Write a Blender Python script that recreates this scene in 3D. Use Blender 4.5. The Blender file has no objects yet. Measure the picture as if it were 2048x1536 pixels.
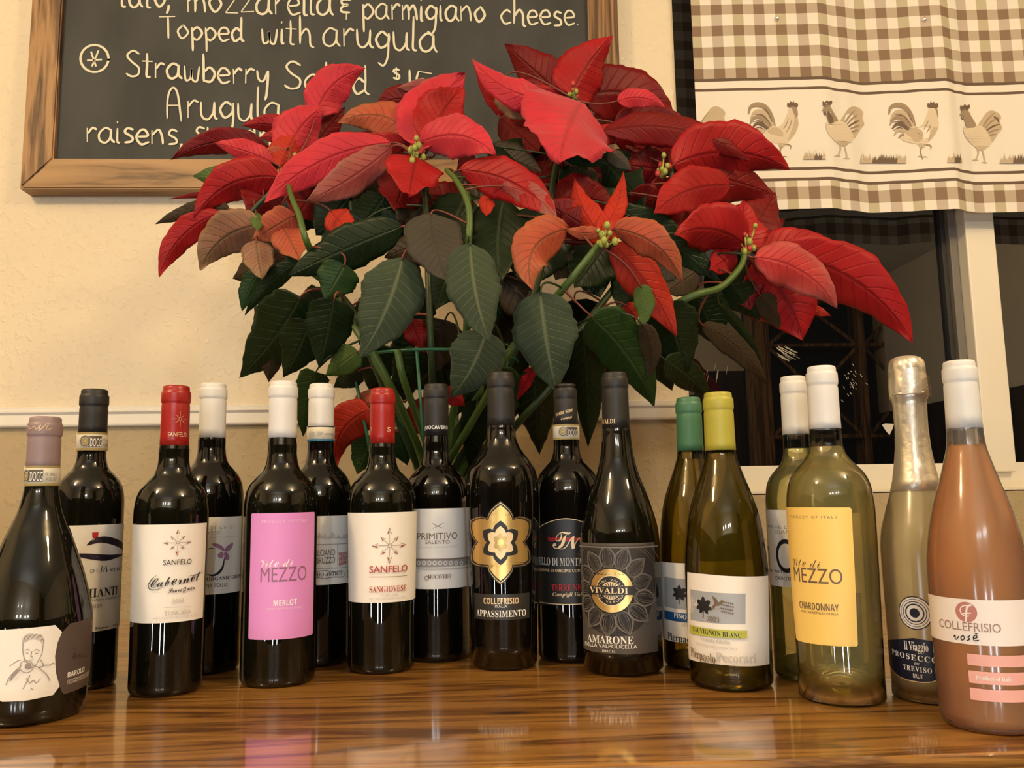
import bpy, bmesh, math, random
from mathutils import Vector, Matrix
from mathutils.geometry import tessellate_polygon

random.seed(11)
SC = bpy.context.scene
COL = SC.collection
PI = math.pi

# ------------------------------------------------------------------ camera
F_PX, CAM_H = 1650.0, 0.185
CX, CY = 1024.0, 768.0
_p = math.atan((982 - 768) / F_PX)
_y, _r = math.radians(2.5), math.radians(0.9)
FWD = Vector((math.sin(_y) * math.cos(_p), math.cos(_y) * math.cos(_p), math.sin(_p)))
_r0 = Vector((math.cos(_y), -math.sin(_y), 0))
_u0 = _r0.cross(FWD)
RGT = math.cos(_r) * _r0 - math.sin(_r) * _u0
UPV = math.cos(_r) * _u0 + math.sin(_r) * _r0
EYE = Vector((0, 0, CAM_H))
cd = bpy.data.cameras.new('camera')
cd.sensor_fit = 'HORIZONTAL'
cd.sensor_width = 36.0
cd.lens = F_PX / 2048 * 36.0
cd.clip_start = 0.02
camo = bpy.data.objects.new('camera', cd)
COL.objects.link(camo)
camo.matrix_world = Matrix(((RGT.x, UPV.x, -FWD.x, EYE.x), (RGT.y, UPV.y, -FWD.y, EYE.y),
                            (RGT.z, UPV.z, -FWD.z, EYE.z), (0, 0, 0, 1)))
SC.camera = camo

# ------------------------------------------------------------------ world, lamps, exposure
SC.view_settings.view_transform = 'Standard'
SC.view_settings.look = 'None'
SC.view_settings.gamma = 1.0
SC.view_settings.use_curve_mapping = False
SC.view_settings.exposure = 0.0
w = bpy.data.worlds.new('night')
SC.world = w
w.use_nodes = True
w.node_tree.nodes['Background'].inputs[0].default_value = (0.010, 0.009, 0.008, 1)
w.node_tree.nodes['Background'].inputs[1].default_value = 0.3
WARM = (1.0, 0.72, 0.40)
COOL = (0.86, 0.93, 1.0)


def point(name, loc, power, radius, color):
    l = bpy.data.lights.new(name, 'POINT')
    l.energy = power
    l.shadow_soft_size = radius
    l.color = color
    o = bpy.data.objects.new(name, l)
    o.location = loc
    COL.objects.link(o)
    return o


def area(name, loc, rot, sx, sy, power, color):
    l = bpy.data.lights.new(name, 'AREA')
    l.shape = 'RECTANGLE'
    l.size, l.size_y = sx, sy
    l.energy = power
    l.color = color
    o = bpy.data.objects.new(name, l)
    o.location = loc
    o.rotation_euler = rot
    COL.objects.link(o)
    return o


point('ceiling_lamp', (-1.25, -0.15, 1.41), 53, 0.10, WARM)
point('ceiling_lamp', (1.15, -0.15, 1.41), 54, 0.10, WARM)
for lx, lz in ((-0.75, 0.98), (-0.38, 1.0), (0.12, 0.99), (0.42, 1.02)):
    point('far_lamp', (lx, -2.25, lz), 11.0, 0.06, COOL)
for lx, lw in ((-1.9, 0.10), (-0.42, 0.10), (0.26, 0.06)):
    area('cooler_light', (lx, -2.30, -0.47), (PI / 2, 0, 0), lw, 0.56, 11.0, COOL)


# ------------------------------------------------------------------ measuring helpers
def ray(x, y):
    return FWD * F_PX + RGT * (x - CX) - UPV * (y - CY)


def at(x, y, Y):
    d = ray(x, y)
    return EYE + d * (Y / d.y)


def proj(p):
    d = Vector(p) - EYE
    z = d.dot(FWD)
    return CX + F_PX * d.dot(RGT) / z, CY - F_PX * d.dot(UPV) / z, z


# ------------------------------------------------------------------ material helpers
def newmat(name):
    m = bpy.data.materials.new(name)
    m.use_nodes = True
    nt = m.node_tree
    return m, nt, nt.nodes['Principled BSDF']


def nd(nt, kind, **kw):
    n = nt.nodes.new(kind)
    for k, v in kw.items():
        if k.startswith('i_'):
            n.inputs[int(k[2:])].default_value = v
        else:
            setattr(n, k, v)
    return n


def lin(r, g, b):
    f = lambda c: (c / 255 / 12.92) if c / 255 <= 0.04045 else ((c / 255 + 0.055) / 1.055) ** 2.4
    return (f(r), f(g), f(b), 1)


_mc = {}


def flat(name, col, rough=0.5, metal=0.0, spec=0.5, coat=0.0):
    if name in _mc:
        return _mc[name]
    m, nt, b = newmat(name)
    b.inputs['Base Color'].default_value = tuple(col[:3]) + (1,)
    b.inputs['Roughness'].default_value = rough
    b.inputs['Metallic'].default_value = metal
    b.inputs['Specular IOR Level'].default_value = spec
    b.inputs['Coat Weight'].default_value = coat
    b.inputs['Coat Roughness'].default_value = 0.08
    _mc[name] = m
    return m


def ramp(nt, stops):
    r = nt.nodes.new('ShaderNodeValToRGB')
    e = r.color_ramp.elements
    while len(e) < len(stops):
        e.new(0.5)
    for k, (p, c) in enumerate(stops):
        e[k].position = p
        e[k].color = tuple(c[:3]) + (1,)
    return r


def wall_mat(name, col, strength=0.26):
    m, nt, b = newmat(name)
    L = nt.links.new
    tc = nd(nt, 'ShaderNodeTexCoord')
    n1 = nd(nt, 'ShaderNodeTexNoise')
    n1.inputs['Scale'].default_value = 75
    n1.inputs['Detail'].default_value = 2
    n2 = nd(nt, 'ShaderNodeTexNoise')
    n2.inputs['Scale'].default_value = 24
    n2.inputs['Detail'].default_value = 3
    n3 = nd(nt, 'ShaderNodeTexNoise')
    n3.inputs['Scale'].default_value = 2.2
    for n in (n1, n2, n3):
        L(tc.outputs['Object'], n.inputs['Vector'])
    mx = nd(nt, 'ShaderNodeMath', operation='ADD')
    dab = ramp(nt, [(0.54, (0, 0, 0)), (0.68, (1, 1, 1))])
    L(n1.outputs['Fac'], dab.inputs['Fac'])
    L(dab.outputs['Color'], mx.inputs[0])
    L(n2.outputs['Fac'], mx.inputs[1])
    bp = nd(nt, 'ShaderNodeBump')
    bp.inputs['Strength'].default_value = strength
    bp.inputs['Distance'].default_value = 0.005
    L(mx.outputs[0], bp.inputs['Height'])
    L(bp.outputs['Normal'], b.inputs['Normal'])
    c = Vector(col[:3])
    rp = ramp(nt, [(0.3, tuple(c * 0.95)), (0.7, tuple(c * 1.04))])
    L(n3.outputs['Fac'], rp.inputs['Fac'])
    L(rp.outputs['Color'], b.inputs['Base Color'])
    b.inputs['Roughness'].default_value = 0.7
    b.inputs['Specular IOR Level'].default_value = 0.3
    return m


def wood_mat(name, dark, mid, light, axis='X', scale=1.0, rough=0.35, coat=0.0, contrast=(0.35, 0.55, 0.75), knots=False, ring=9.0):
    m, nt, b = newmat(name)
    L = nt.links.new
    tc = nd(nt, 'ShaderNodeTexCoord')
    mp = nd(nt, 'ShaderNodeMapping')
    st = {'X': (0.9, 14, 14), 'Y': (14, 0.9, 14), 'Z': (14, 14, 0.9)}[axis]
    mp.inputs['Scale'].default_value = tuple(v * scale for v in st)
    L(tc.outputs['Object'], mp.inputs['Vector'])
    n1 = nd(nt, 'ShaderNodeTexNoise')
    n1.inputs['Scale'].default_value = 1.0
    n1.inputs['Detail'].default_value = 6
    n1.inputs['Distortion'].default_value = 0.9
    L(mp.outputs['Vector'], n1.inputs['Vector'])
    mp2 = nd(nt, 'ShaderNodeMapping')
    st2 = {'X': (2, 90, 90), 'Y': (90, 2, 90), 'Z': (90, 90, 2)}[axis]
    mp2.inputs['Scale'].default_value = tuple(v * scale for v in st2)
    L(tc.outputs['Object'], mp2.inputs['Vector'])
    n2 = nd(nt, 'ShaderNodeTexNoise')
    n2.inputs['Scale'].default_value = 1.0
    n2.inputs['Detail'].default_value = 3
    L(mp2.outputs['Vector'], n2.inputs['Vector'])
    mu = nd(nt, 'ShaderNodeMath', operation='MULTIPLY')
    mu.inputs[1].default_value = ring
    L(n1.outputs['Fac'], mu.inputs[0])
    pp = nd(nt, 'ShaderNodeMath', operation='PINGPONG')
    pp.inputs[1].default_value = 1.0
    L(mu.outputs[0], pp.inputs[0])
    ad = nd(nt, 'ShaderNodeMath', operation='MULTIPLY_ADD')
    ad.inputs[1].default_value = 0.45
    L(n2.outputs['Fac'], ad.inputs[0])
    m3 = nd(nt, 'ShaderNodeMath', operation='MULTIPLY')
    m3.inputs[1].default_value = 0.6
    L(pp.outputs[0], m3.inputs[0])
    L(m3.outputs[0], ad.inputs[2])
    rp = ramp(nt, [(contrast[0], dark), (contrast[1], mid), (contrast[2], light)])
    L(ad.outputs[0], rp.inputs['Fac'])
    out = rp.outputs['Color']
    if knots:
        mp3 = nd(nt, 'ShaderNodeMapping')
        mp3.inputs['Scale'].default_value = (3.2, 11, 1)
        L(tc.outputs['Object'], mp3.inputs['Vector'])
        v = nd(nt, 'ShaderNodeTexVoronoi')
        v.inputs['Scale'].default_value = 1.0
        L(mp3.outputs['Vector'], v.inputs['Vector'])
        kr = ramp(nt, [(0.03, (1, 1, 1)), (0.09, (0, 0, 0))])
        L(v.outputs['Distance'], kr.inputs['Fac'])
        mix = nd(nt, 'ShaderNodeMix', data_type='RGBA')
        L(kr.outputs['Color'], mix.inputs[0])
        L(out, mix.inputs[6])
        mix.inputs[7].default_value = (dark[0] * 0.35, dark[1] * 0.3, dark[2] * 0.3, 1)
        out = mix.outputs[2]
    L(out, b.inputs['Base Color'])
    bp = nd(nt, 'ShaderNodeBump')
    bp.inputs['Strength'].default_value = 0.12
    bp.inputs['Distance'].default_value = 0.002
    L(n2.outputs['Fac'], bp.inputs['Height'])
    L(bp.outputs['Normal'], b.inputs['Normal'])
    b.inputs['Roughness'].default_value = rough
    b.inputs['Coat Weight'].default_value = coat
    b.inputs['Coat Roughness'].default_value = 0.07
    return m


# ------------------------------------------------------------------ object helpers
def obj(name, bm, mats, parent=None, smooth=False):
    me = bpy.data.meshes.new(name)
    bm.to_mesh(me)
    bm.free()
    if smooth:
        for p in me.polygons:
            p.use_smooth = True
    if not isinstance(mats, (list, tuple)):
        mats = [mats]
    for m in mats:
        me.materials.append(m)
    o = bpy.data.objects.new(name, me)
    COL.objects.link(o)
    if parent is not None:
        o.parent = parent
    return o


def thing(name, label, cat, loc=(0, 0, 0), rz=0.0, group=None):
    o = bpy.data.objects.new(name, None)
    o.empty_display_size = 0.05
    o.location = loc
    o.rotation_euler = (0, 0, rz)
    COL.objects.link(o)
    tag(o, label, cat, group)
    return o


def tag(o, label, cat, group=None):
    o['label'] = label
    o['category'] = cat
    if group:
        o['group'] = group
    return o


def struct(o):
    o['kind'] = 'structure'
    return o


def add_box(bm, x0, x1, y0, y1, z0, z1, mi=0, bevel=0.0):
    r = bmesh.ops.create_cube(bm, size=1.0)
    vs = r['verts']
    for v in vs:
        v.co = Vector((x0 + (v.co.x + 0.5) * (x1 - x0), y0 + (v.co.y + 0.5) * (y1 - y0), z0 + (v.co.z + 0.5) * (z1 - z0)))
    fs = set(f for v in vs for f in v.link_faces)
    for f in fs:
        f.material_index = mi
    if bevel > 0:
        es = list(set(e for v in vs for e in v.link_edges))
        r2 = bmesh.ops.bevel(bm, geom=es, offset=bevel, segments=2, affect='EDGES', profile=0.5)
        for f in r2['faces']:
            f.material_index = mi


def add_tube(bm, pts, rad, seg=8, mi=0, caps=True):
    pts = [Vector(p) for p in pts]
    n = len(pts)
    rads = rad if isinstance(rad, (list, tuple)) else [rad] * n
    rings = []
    ref = Vector((0.13, 0.31, 0.94))
    for i in range(n):
        t = (pts[min(i + 1, n - 1)] - pts[max(i - 1, 0)])
        if t.length < 1e-9:
            t = Vector((0, 0, 1))
        t.normalize()
        a = ref - t * ref.dot(t)
        if a.length < 1e-3:
            a = Vector((1, 0, 0)) - t * t.x
        a.normalize()
        ref = a
        c = t.cross(a)
        rings.append([bm.verts.new(pts[i] + (a * math.cos(2 * PI * k / seg) + c * math.sin(2 * PI * k / seg)) * rads[i]) for k in range(seg)])
    for i in range(n - 1):
        for k in range(seg):
            f = bm.faces.new((rings[i][k], rings[i][(k + 1) % seg], rings[i + 1][(k + 1) % seg], rings[i + 1][k]))
            f.material_index = mi
            f.smooth = True
    if caps:
        for rg in (rings[0][::-1], rings[-1]):
            f = bm.faces.new(rg)
            f.material_index = mi


def crom(pts, sub=6, closed=False):
    pts = [Vector(p) for p in pts]
    n = len(pts)
    if n < 3:
        return pts
    out = []
    rng = range(n) if closed else range(n - 1)
    for i in rng:
        if closed:
            p0, p1, p2, p3 = pts[(i - 1) % n], pts[i], pts[(i + 1) % n], pts[(i + 2) % n]
        else:
            p1, p2 = pts[i], pts[i + 1]
            p0 = pts[i - 1] if i > 0 else p1 + (p1 - p2)
            p3 = pts[i + 2] if i + 2 < n else p2 + (p2 - p1)
        for k in range(sub):
            t = k / sub
            out.append(0.5 * ((2 * p1) + (-p0 + p2) * t + (2 * p0 - 5 * p1 + 4 * p2 - p3) * t * t + (-p0 + 3 * p1 - 3 * p2 + p3) * t ** 3))
    if not closed:
        out.append(pts[-1])
    return out


def add_lathe(bm, prof, seg=64, mi=0, cap_bottom=False, cap_top=False, wob=None):
    rings = []
    for (r, z) in prof:
        if r < 1e-6:
            rings.append([bm.verts.new((0, 0, z))])
        else:
            rings.append([bm.verts.new((r * (wob(k / seg, z) if wob else 1) * math.cos(2 * PI * k / seg),
                                        r * (wob(k / seg, z) if wob else 1) * math.sin(2 * PI * k / seg), z)) for k in range(seg)])
    for i in range(len(rings) - 1):
        a, b = rings[i], rings[i + 1]
        for k in range(seg):
            k2 = (k + 1) % seg
            if len(a) == 1 and len(b) == 1:
                continue
            if len(a) == 1:
                vs = (a[0], b[k2], b[k])
            elif len(b) == 1:
                vs = (a[k], a[k2], b[0])
            else:
                vs = (a[k], a[k2], b[k2], b[k])
            f = bm.faces.new(vs)
            f.material_index = mi
            f.smooth = True


# ------------------------------------------------------------------ text outlines (built-in font)
def math_alpha(s, style):
    base = {'b': (0x1D400, 0x1D41A, 0x1D7CE), 'i': (0x1D434, 0x1D44E, None), 's': (0x1D4D0, 0x1D4EA, None),
            'B': (0x1D5D4, 0x1D5EE, 0x1D7EC), 'I': (0x1D468, 0x1D482, None)}.get(style)
    if style == 'c':
        odd = {'B': 0x212C, 'E': 0x2130, 'F': 0x2131, 'H': 0x210B, 'I': 0x2110, 'L': 0x2112, 'M': 0x2133, 'R': 0x211B, 'e': 0x212F, 'g': 0x210A, 'o': 0x2134}
        return ''.join(chr(odd[c]) if c in odd else chr(0x1D49C + ord(c) - 65) if 'A' <= c <= 'Z' else chr(0x1D4B6 + ord(c) - 97) if 'a' <= c <= 'z' else c for c in s)
    if base is None:
        return s
    out = ''
    for ch in s:
        if style == 'i' and ch == 'h':
            out += '\u210e'
        elif 'A' <= ch <= 'Z':
            out += chr(base[0] + ord(ch) - 65)
        elif 'a' <= ch <= 'z':
            out += chr(base[1] + ord(ch) - 97)
        elif '0' <= ch <= '9' and base[2]:
            out += chr(base[2] + ord(ch) - 48)
        else:
            out += ch
    return out


_tc = {}


def text_geo(s, style='n', spacing=1.0):
    """unit text: cap height 1, x from 0 to its width -> (verts, faces)"""
    key = (s, style, spacing)
    if key in _tc:
        return _tc[key]
    cu = bpy.data.curves.new('lettering', 'FONT')
    cu.body = math_alpha(s, style)
    cu.size = 1.0
    cu.space_character = spacing
    cu.resolution_u = 3
    o = bpy.data.objects.new('lettering', cu)
    COL.objects.link(o)
    dg = bpy.context.evaluated_depsgraph_get()
    me = bpy.data.meshes.new_from_object(o.evaluated_get(dg))
    vs = [(v.co.x, v.co.y) for v in me.vertices]
    fs = [tuple(p.vertices) for p in me.polygons]
    bpy.data.objects.remove(o)
    bpy.data.curves.remove(cu)
    bpy.data.meshes.remove(me)
    x0 = min(v[0] for v in vs)
    vs = [((v[0] - x0) / CAPH, v[1] / CAPH) for v in vs]
    _tc[key] = (vs, fs)
    return _tc[key]


CAPH = 1.0
_h = text_geo('H')
CAPH = max(v[1] for v in _h[0])
_tc.clear()


# ------------------------------------------------------------------ printed labels wrapped on bottles
class Decal:
    """flat artwork gathered in (arc length, height), then bent round the glass"""

    def __init__(self, bot, R):
        self.b, self.R = bot, R
        self.items = []
        self.mats = []

    def uv(self, px, py):
        d = ray(px, py)
        o = EYE - Vector((self.b.cx, self.b.cy, 0))
        A = d.x * d.x + d.y * d.y
        B = 2 * (o.x * d.x + o.y * d.y)
        Cc = o.x * o.x + o.y * o.y - self.R ** 2
        disc = B * B - 4 * A * Cc
        t = (-B - math.sqrt(max(disc, 0))) / (2 * A)
        p = o + d * t
        phi = math.atan2(p.y, p.x) - self.b.face
        phi = (phi + PI) % (2 * PI) - PI
        return Vector((phi * self.R, EYE.z + d.z * t))

    def mi(self, m):
        if m not in self.mats:
            self.mats.append(m)
        return self.mats.index(m)

    def mesh(self, verts, faces, mat):
        self.items.append(([Vector(v) for v in verts], faces, self.mi(mat)))

    def poly_uv(self, pts, mat):
        pts = [Vector((p[0], p[1])) for p in pts]
        tris = tessellate_polygon([[Vector((p.x, p.y, 0)) for p in pts]])
        self.mesh(pts, tris, mat)

    def poly(self, pts, mat, smooth=0, closed=True):
        q = [self.uv(*p) for p in pts]
        if smooth:
            q = [v.to_2d() for v in crom([v.to_3d() for v in q], smooth, True)]
        self.poly_uv(q, mat)

    def rect_uv(self, s0, s1, z0, z1, mat, rad=0.0):
        pts = []
        if rad <= 0:
            pts = [(s0, z0), (s1, z0), (s1, z1), (s0, z1)]
        else:
            for cx, cy, a0 in ((s1 - rad, z1 - rad, 0), (s0 + rad, z1 - rad, 90), (s0 + rad, z0 + rad, 180), (s1 - rad, z0 + rad, 270)):
                for k in range(5):
                    a = math.radians(a0 + k * 22.5)
                    pts.append((cx + rad * math.cos(a), cy + rad * math.sin(a)))
        self.poly_uv(pts, mat)

    def rect(self, x0, x1, y0, y1, mat, rad=0.0, xm=None):
        """pixel box: x limits read at mid height, y limits read at column xm"""
        ym = (y0 + y1) / 2
        a, b = self.uv(x0, ym).x, self.uv(x1, ym).x
        xm = xm if xm is not None else min(max((x0 + x1) / 2, x0), x1)
        self.rect_uv(min(a, b), max(a, b), self.uv(xm, y1).y, self.uv(xm, y0).y, mat, rad)

    def quad(self, c, mat):
        self.poly(c, mat)

    def stroke_uv(self, q, w, mat, taper=False):
        q = [Vector((p[0], p[1])) for p in q]
        n = len(q)
        L, Rr = [], []
        for i in range(n):
            t = q[min(i + 1, n - 1)] - q[max(i - 1, 0)]
            if t.length < 1e-9:
                t = Vector((1, 0))
            t.normalize()
            nrm = Vector((-t.y, t.x))
            f = w / 2
            if taper:
                f *= max(0.12, math.sin(PI * (0.06 + 0.9 * i / max(1, n - 1))))
            L.append(q[i] + nrm * f)
            Rr.append(q[i] - nrm * f)
        vs = L + Rr
        fs = [(i, i + 1, n + i + 1, n + i) for i in range(n - 1)]
        self.mesh(vs, fs, mat)

    def stroke(self, pts, wpx, mat, smooth=4, taper=False):
        q = [self.uv(*p) for p in pts]
        if smooth and len(q) > 2:
            q = [v.to_2d() for v in crom([v.to_3d() for v in q], smooth)]
        k = self.px()
        self.stroke_uv(q, wpx * k, mat, taper)

    def px(self):
        return (Vector((self.b.cx, self.b.cy, 0.1)) - EYE).dot(FWD) / F_PX

    def ring_uv(self, c, r0, r1, mat, a0=0, a1=360, n=48, sy=1.0):
        vs, fs = [], []
        for k in range(n + 1):
            a = math.radians(a0 + (a1 - a0) * k / n)
            for r in (r0, r1):
                vs.append((c[0] + r * math.cos(a), c[1] + r * sy * math.sin(a)))
        for k in range(n):
            fs.append((2 * k, 2 * k + 1, 2 * k + 3, 2 * k + 2))
        self.mesh(vs, fs, mat)

    def disc_uv(self, c, r, mat, n=40, sy=1.0):
        self.poly_uv([(c[0] + r * math.cos(2 * PI * k / n), c[1] + r * sy * math.sin(2 * PI * k / n)) for k in range(n)], mat)

    def text(self, s, x0, x1, yb, cap, mat, style='n', slope=0.0, spacing=1.0, bold=0.0):
        a, b = self.uv(x0, yb), self.uv(x1, yb)
        z0 = self.uv((x0 + x1) / 2, yb).y
        h = cap * self.px() * 0.97
        vs, fs = text_geo(s, style, spacing)
        wid = max(v[0] for v in vs)
        sx = (b.x - a.x) / wid
        if 'mirror' in style:
            sx = abs(sx)
        V = [(a.x + v[0] * sx, z0 + v[1] * h + slope * v[0] * sx) for v in vs]
        if sx < 0:
            fs = [f[::-1] for f in fs]
        self.mesh(V, fs, mat)
        if bold:
            for dx in (bold,):
                self.mesh([(v[0] + dx * h, v[1]) for v in V], fs, mat)

    def build(self, name, parent, off=0.00025, step=0.00005, cut=0.0035, thick=True):
        bm = bmesh.new()
        rf = self.b.rad
        for k, (vs, fs, mi) in enumerate(self.items):
            sub = bmesh.new()
            bv = [sub.verts.new((v.x, v.y, 0)) for v in vs]
            for f in fs:
                try:
                    sub.faces.new([bv[i] for i in f])
                except ValueError:
                    pass
            for it in range(5):
                es = [e for e in sub.edges if abs(e.verts[0].co.x - e.verts[1].co.x) > cut]
                if not es:
                    break
                bmesh.ops.subdivide_edges(sub, edges=es, cuts=1)
                bmesh.ops.triangulate(sub, faces=[f for f in sub.faces if len(f.verts) > 4])
            m = {}
            for v in sub.verts:
                phi = v.co.x / self.R + self.b.face
                r = rf(v.co.y) + off + step * k
                m[v] = bm.verts.new((r * math.cos(phi), r * math.sin(phi), v.co.y))
            for f in sub.faces:
                try:
                    nf = bm.faces.new([m[v] for v in f.verts])
                except ValueError:
                    continue
                nf.material_index = mi
                nf.smooth = True
                c = nf.calc_center_median()
                nf.normal_update()
                if nf.normal.dot(Vector((c.x, c.y, 0))) < 0:
                    nf.normal_flip()
            sub.free()
        return obj(name, bm, self.mats, parent)


class Bottle:
    def __init__(self, label, xneck, ytop, ybase, hw, xb=None, group=None):
        if xb is None:
            xb = xneck + (xneck - 821) / 13000 * (ybase - ytop)
        d = ray(xb, ybase)
        Fp = EYE + d * (-EYE.z / d.z)
        dist = math.hypot(Fp.x, Fp.y)
        dn = Vector((Fp.x / dist, Fp.y / dist))
        R = 0.037
        for _ in range(30):
            c = Vector((Fp.x, Fp.y)) + dn * R
            z = proj((c.x, c.y, 0.1))[2]
            ct = dn.dot(Vector((FWD.x, FWD.y)).normalized())
            R = hw / F_PX * z * ct
        self.R = R
        self.cx, self.cy = c.x, c.y
        self.ct = ct
        self.face = math.atan2(-self.cy, -self.cx)
        self.H = self.zof(ytop)
        self.root = thing('wine_bottle', label, 'bottle', (self.cx, self.cy, 0), 0, group)
        self.k = R / hw

    def zof(self, py):
        lo, hi = -0.05, 0.6
        for _ in range(50):
            m = (lo + hi) / 2
            if proj((self.cx, self.cy, m))[1] > py:
                lo = m
            else:
                hi = m
        return lo

    def profile(self, pts, base=None):
        """pts: (pixel row, half width px) from the neck down; body continues straight to base"""
        P = [(h * self.k, self.zof(y)) for (y, h) in pts]
        P.sort(key=lambda q: q[1])
        rb = (base or pts[-1][1]) * self.k
        self.rbase = rb
        self.pr = [(rb, 0.006)] + P
        self.pts3 = P

    def rad(self, z):
        pr = self.smooth_pr
        if z <= pr[0][1]:
            return pr[0][0]
        for i in range(len(pr) - 1):
            if pr[i][1] <= z <= pr[i + 1][1]:
                t = (z - pr[i][1]) / max(1e-9, pr[i + 1][1] - pr[i][1])
                return pr[i][0] + (pr[i + 1][0] - pr[i][0]) * t
        return pr[-1][0]

    def finish_profile(self, sub=6):
        pr = self.pr
        # piecewise cubic in z with monotone tangents: keeps the silhouette free of bumps
        z = [p[1] for p in pr]
        r = [p[0] for p in pr]
        n = len(pr)
        dl = [(r[i + 1] - r[i]) / (z[i + 1] - z[i]) for i in range(n - 1)]
        m = [dl[0]] + [0 if dl[i - 1] * dl[i] <= 0 else 2 * dl[i - 1] * dl[i] / (dl[i - 1] + dl[i]) for i in range(1, n - 1)] + [dl[-1]]
        out = []
        for i in range(n - 1):
            h = z[i + 1] - z[i]
            for k in range(sub):
                t = k / sub
                h00, h10, h01, h11 = 2 * t ** 3 - 3 * t * t + 1, t ** 3 - 2 * t * t + t, -2 * t ** 3 + 3 * t * t, t ** 3 - t * t
                out.append((h00 * r[i] + h10 * h * m[i] + h01 * r[i + 1] + h11 * h * m[i + 1], z[i] + h * t))
        out.append((r[-1], z[-1]))
        self.smooth_pr = out

    def foot(self):
        rb = self.rbase
        return [(rb * 0.80, 0.0), (rb * 0.90, 0.0003), (rb * 0.955, 0.0017), (rb * 0.985, 0.0036)]

    def glass(self, mat, ztop=None, punt=0.018, name='glass_bottle'):
        ztop = ztop if ztop is not None else self.H - 0.003
        rb = self.rbase
        body = [p for p in self.smooth_pr if p[1] < ztop - 0.0005]
        prof = [(0, punt)] + [(rb * 0.8 * math.sin(PI / 2 * t), punt * math.cos(PI / 2 * t) ** 1.0) for t in (0.2, 0.4, 0.6, 0.8, 0.93)]
        prof += self.foot() + body + [(body[-1][0], ztop), (body[-1][0] * 0.6, ztop + 0.0001)]
        bm = bmesh.new()
        add_lathe(bm, prof, 72)
        self.gl = obj(name, bm, mat, self.root)
        return self.gl

    def wine(self, mat, ztop, punt=0.018, gap=0.0012):
        rb = self.rbase
        body = [(r - gap, z) for (r, z) in self.smooth_pr if 0.006 < z < ztop]
        p2 = punt + 0.003
        prof = [(0, p2)] + [((rb - gap) * 0.82 * math.sin(PI / 2 * t), 0.003 + punt * math.cos(PI / 2 * t)) for t in (0.2, 0.4, 0.6, 0.8, 0.93)]
        prof += [((rb - gap) * 0.86, 0.0032), ((rb - gap) * 0.95, 0.0042)] + body
        prof += [(self.rad(ztop) - gap, ztop), (0, ztop)]
        bm = bmesh.new()
        add_lathe(bm, prof, 72)
        return obj('wine', bm, mat, self.root)

    def capsule(self, mat, hw_top, hw_bot, ybot, lip=True, name='capsule', label=None):
        k = self.k
        r1, r0 = hw_top * k, hw_bot * k
        zb = self.zof(ybot)
        H = self.H
        f = lambda z: r0 + (r1 - r0) * (z - zb) / (H - zb)
        prof = [(0, H - 0.0003), (r1 * 0.80, H - 0.0002), (r1 * 0.90, H - 0.0008), (r1 * 0.945, H - 0.0022)]
        if lip:
            prof += [(r1 * 0.95, H - 0.0052), (r1 * 0.955, H - 0.0056), (r1 * 1.02, H - 0.0066), (r1 * 1.04, H - 0.0085), (r1 * 1.045, H - 0.0150),
                     (r1 * 1.03, H - 0.0168), (f(H - 0.0195) * 0.965, H - 0.0180), (f(H - 0.0195) * 0.965, H - 0.0190)]
        z = H - 0.021
        while z > zb + 0.006:
            prof.append((f(z) * 0.99, z))
            z -= 0.006
        prof += [(r0 * 1.005, zb), (r0 * 0.9, zb)]
        bm = bmesh.new()
        add_lathe(bm, prof, 64)
        self.capr = lambda z: f(z) * (1.03 if z > H - 0.017 else 1.0)
        o = obj(name, bm, mat, self.root)
        for v in self.gl.data.vertices:
            if v.co.z > zb + 0.0015:
                v.co.x *= 0.90
                v.co.y *= 0.90
        if label:
            o['label'] = label
        return o

    def band(self, y0, y1, hw, mat, name='neck_band', label=None, extra=0.0007):
        z0, z1 = self.zof(y1), self.zof(y0)
        r = hw * self.k
        bm = bmesh.new()
        add_lathe(bm, [(r + extra - 0.0004, z0), (r + extra, z0 + 0.0002), (r + extra, z1 - 0.0002), (r + extra - 0.0004, z1)], 64)
        o = obj(name, bm, mat, self.root)
        if label:
            o['label'] = label
        return o


class Neck:
    """stand-in giving a Decal a constant neck radius"""

    def __init__(self, b, r):
        self.cx, self.cy, self.face = b.cx, b.cy, b.face
        self.r = r

    def rad(self, z):
        return self.r if not callable(self.r) else self.r(z)


def bordeaux(b, hwn, yn, ys, hwb, base=None, xtra=None):
    fr = ((0, 0.0), (0.15, 0.04), (0.30, 0.17), (0.42, 0.45), (0.57, 0.76), (0.74, 0.93), (1.0, 1.0))
    pts = [(b_top(b), hwn * 0.97), (yn - 14, hwn)] + [(yn + t * (ys - yn), hwn + (hwb - hwn) * f) for t, f in fr]
    yb = proj((b.cx, b.cy, 0.03))[1]
    pts.append((yb, base or hwb))
    b.profile(pts, base)
    b.finish_profile()


def b_top(b):
    return proj((b.cx, b.cy, b.H))[1]


# ------------------------------------------------------------------ bottle materials
def dark_glass(name, col, rough=0.035):
    m, nt, b = newmat(name)
    b.inputs['Base Color'].default_value = col
    b.inputs['Roughness'].default_value = rough
    b.inputs['IOR'].default_value = 1.52
    return m


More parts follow.
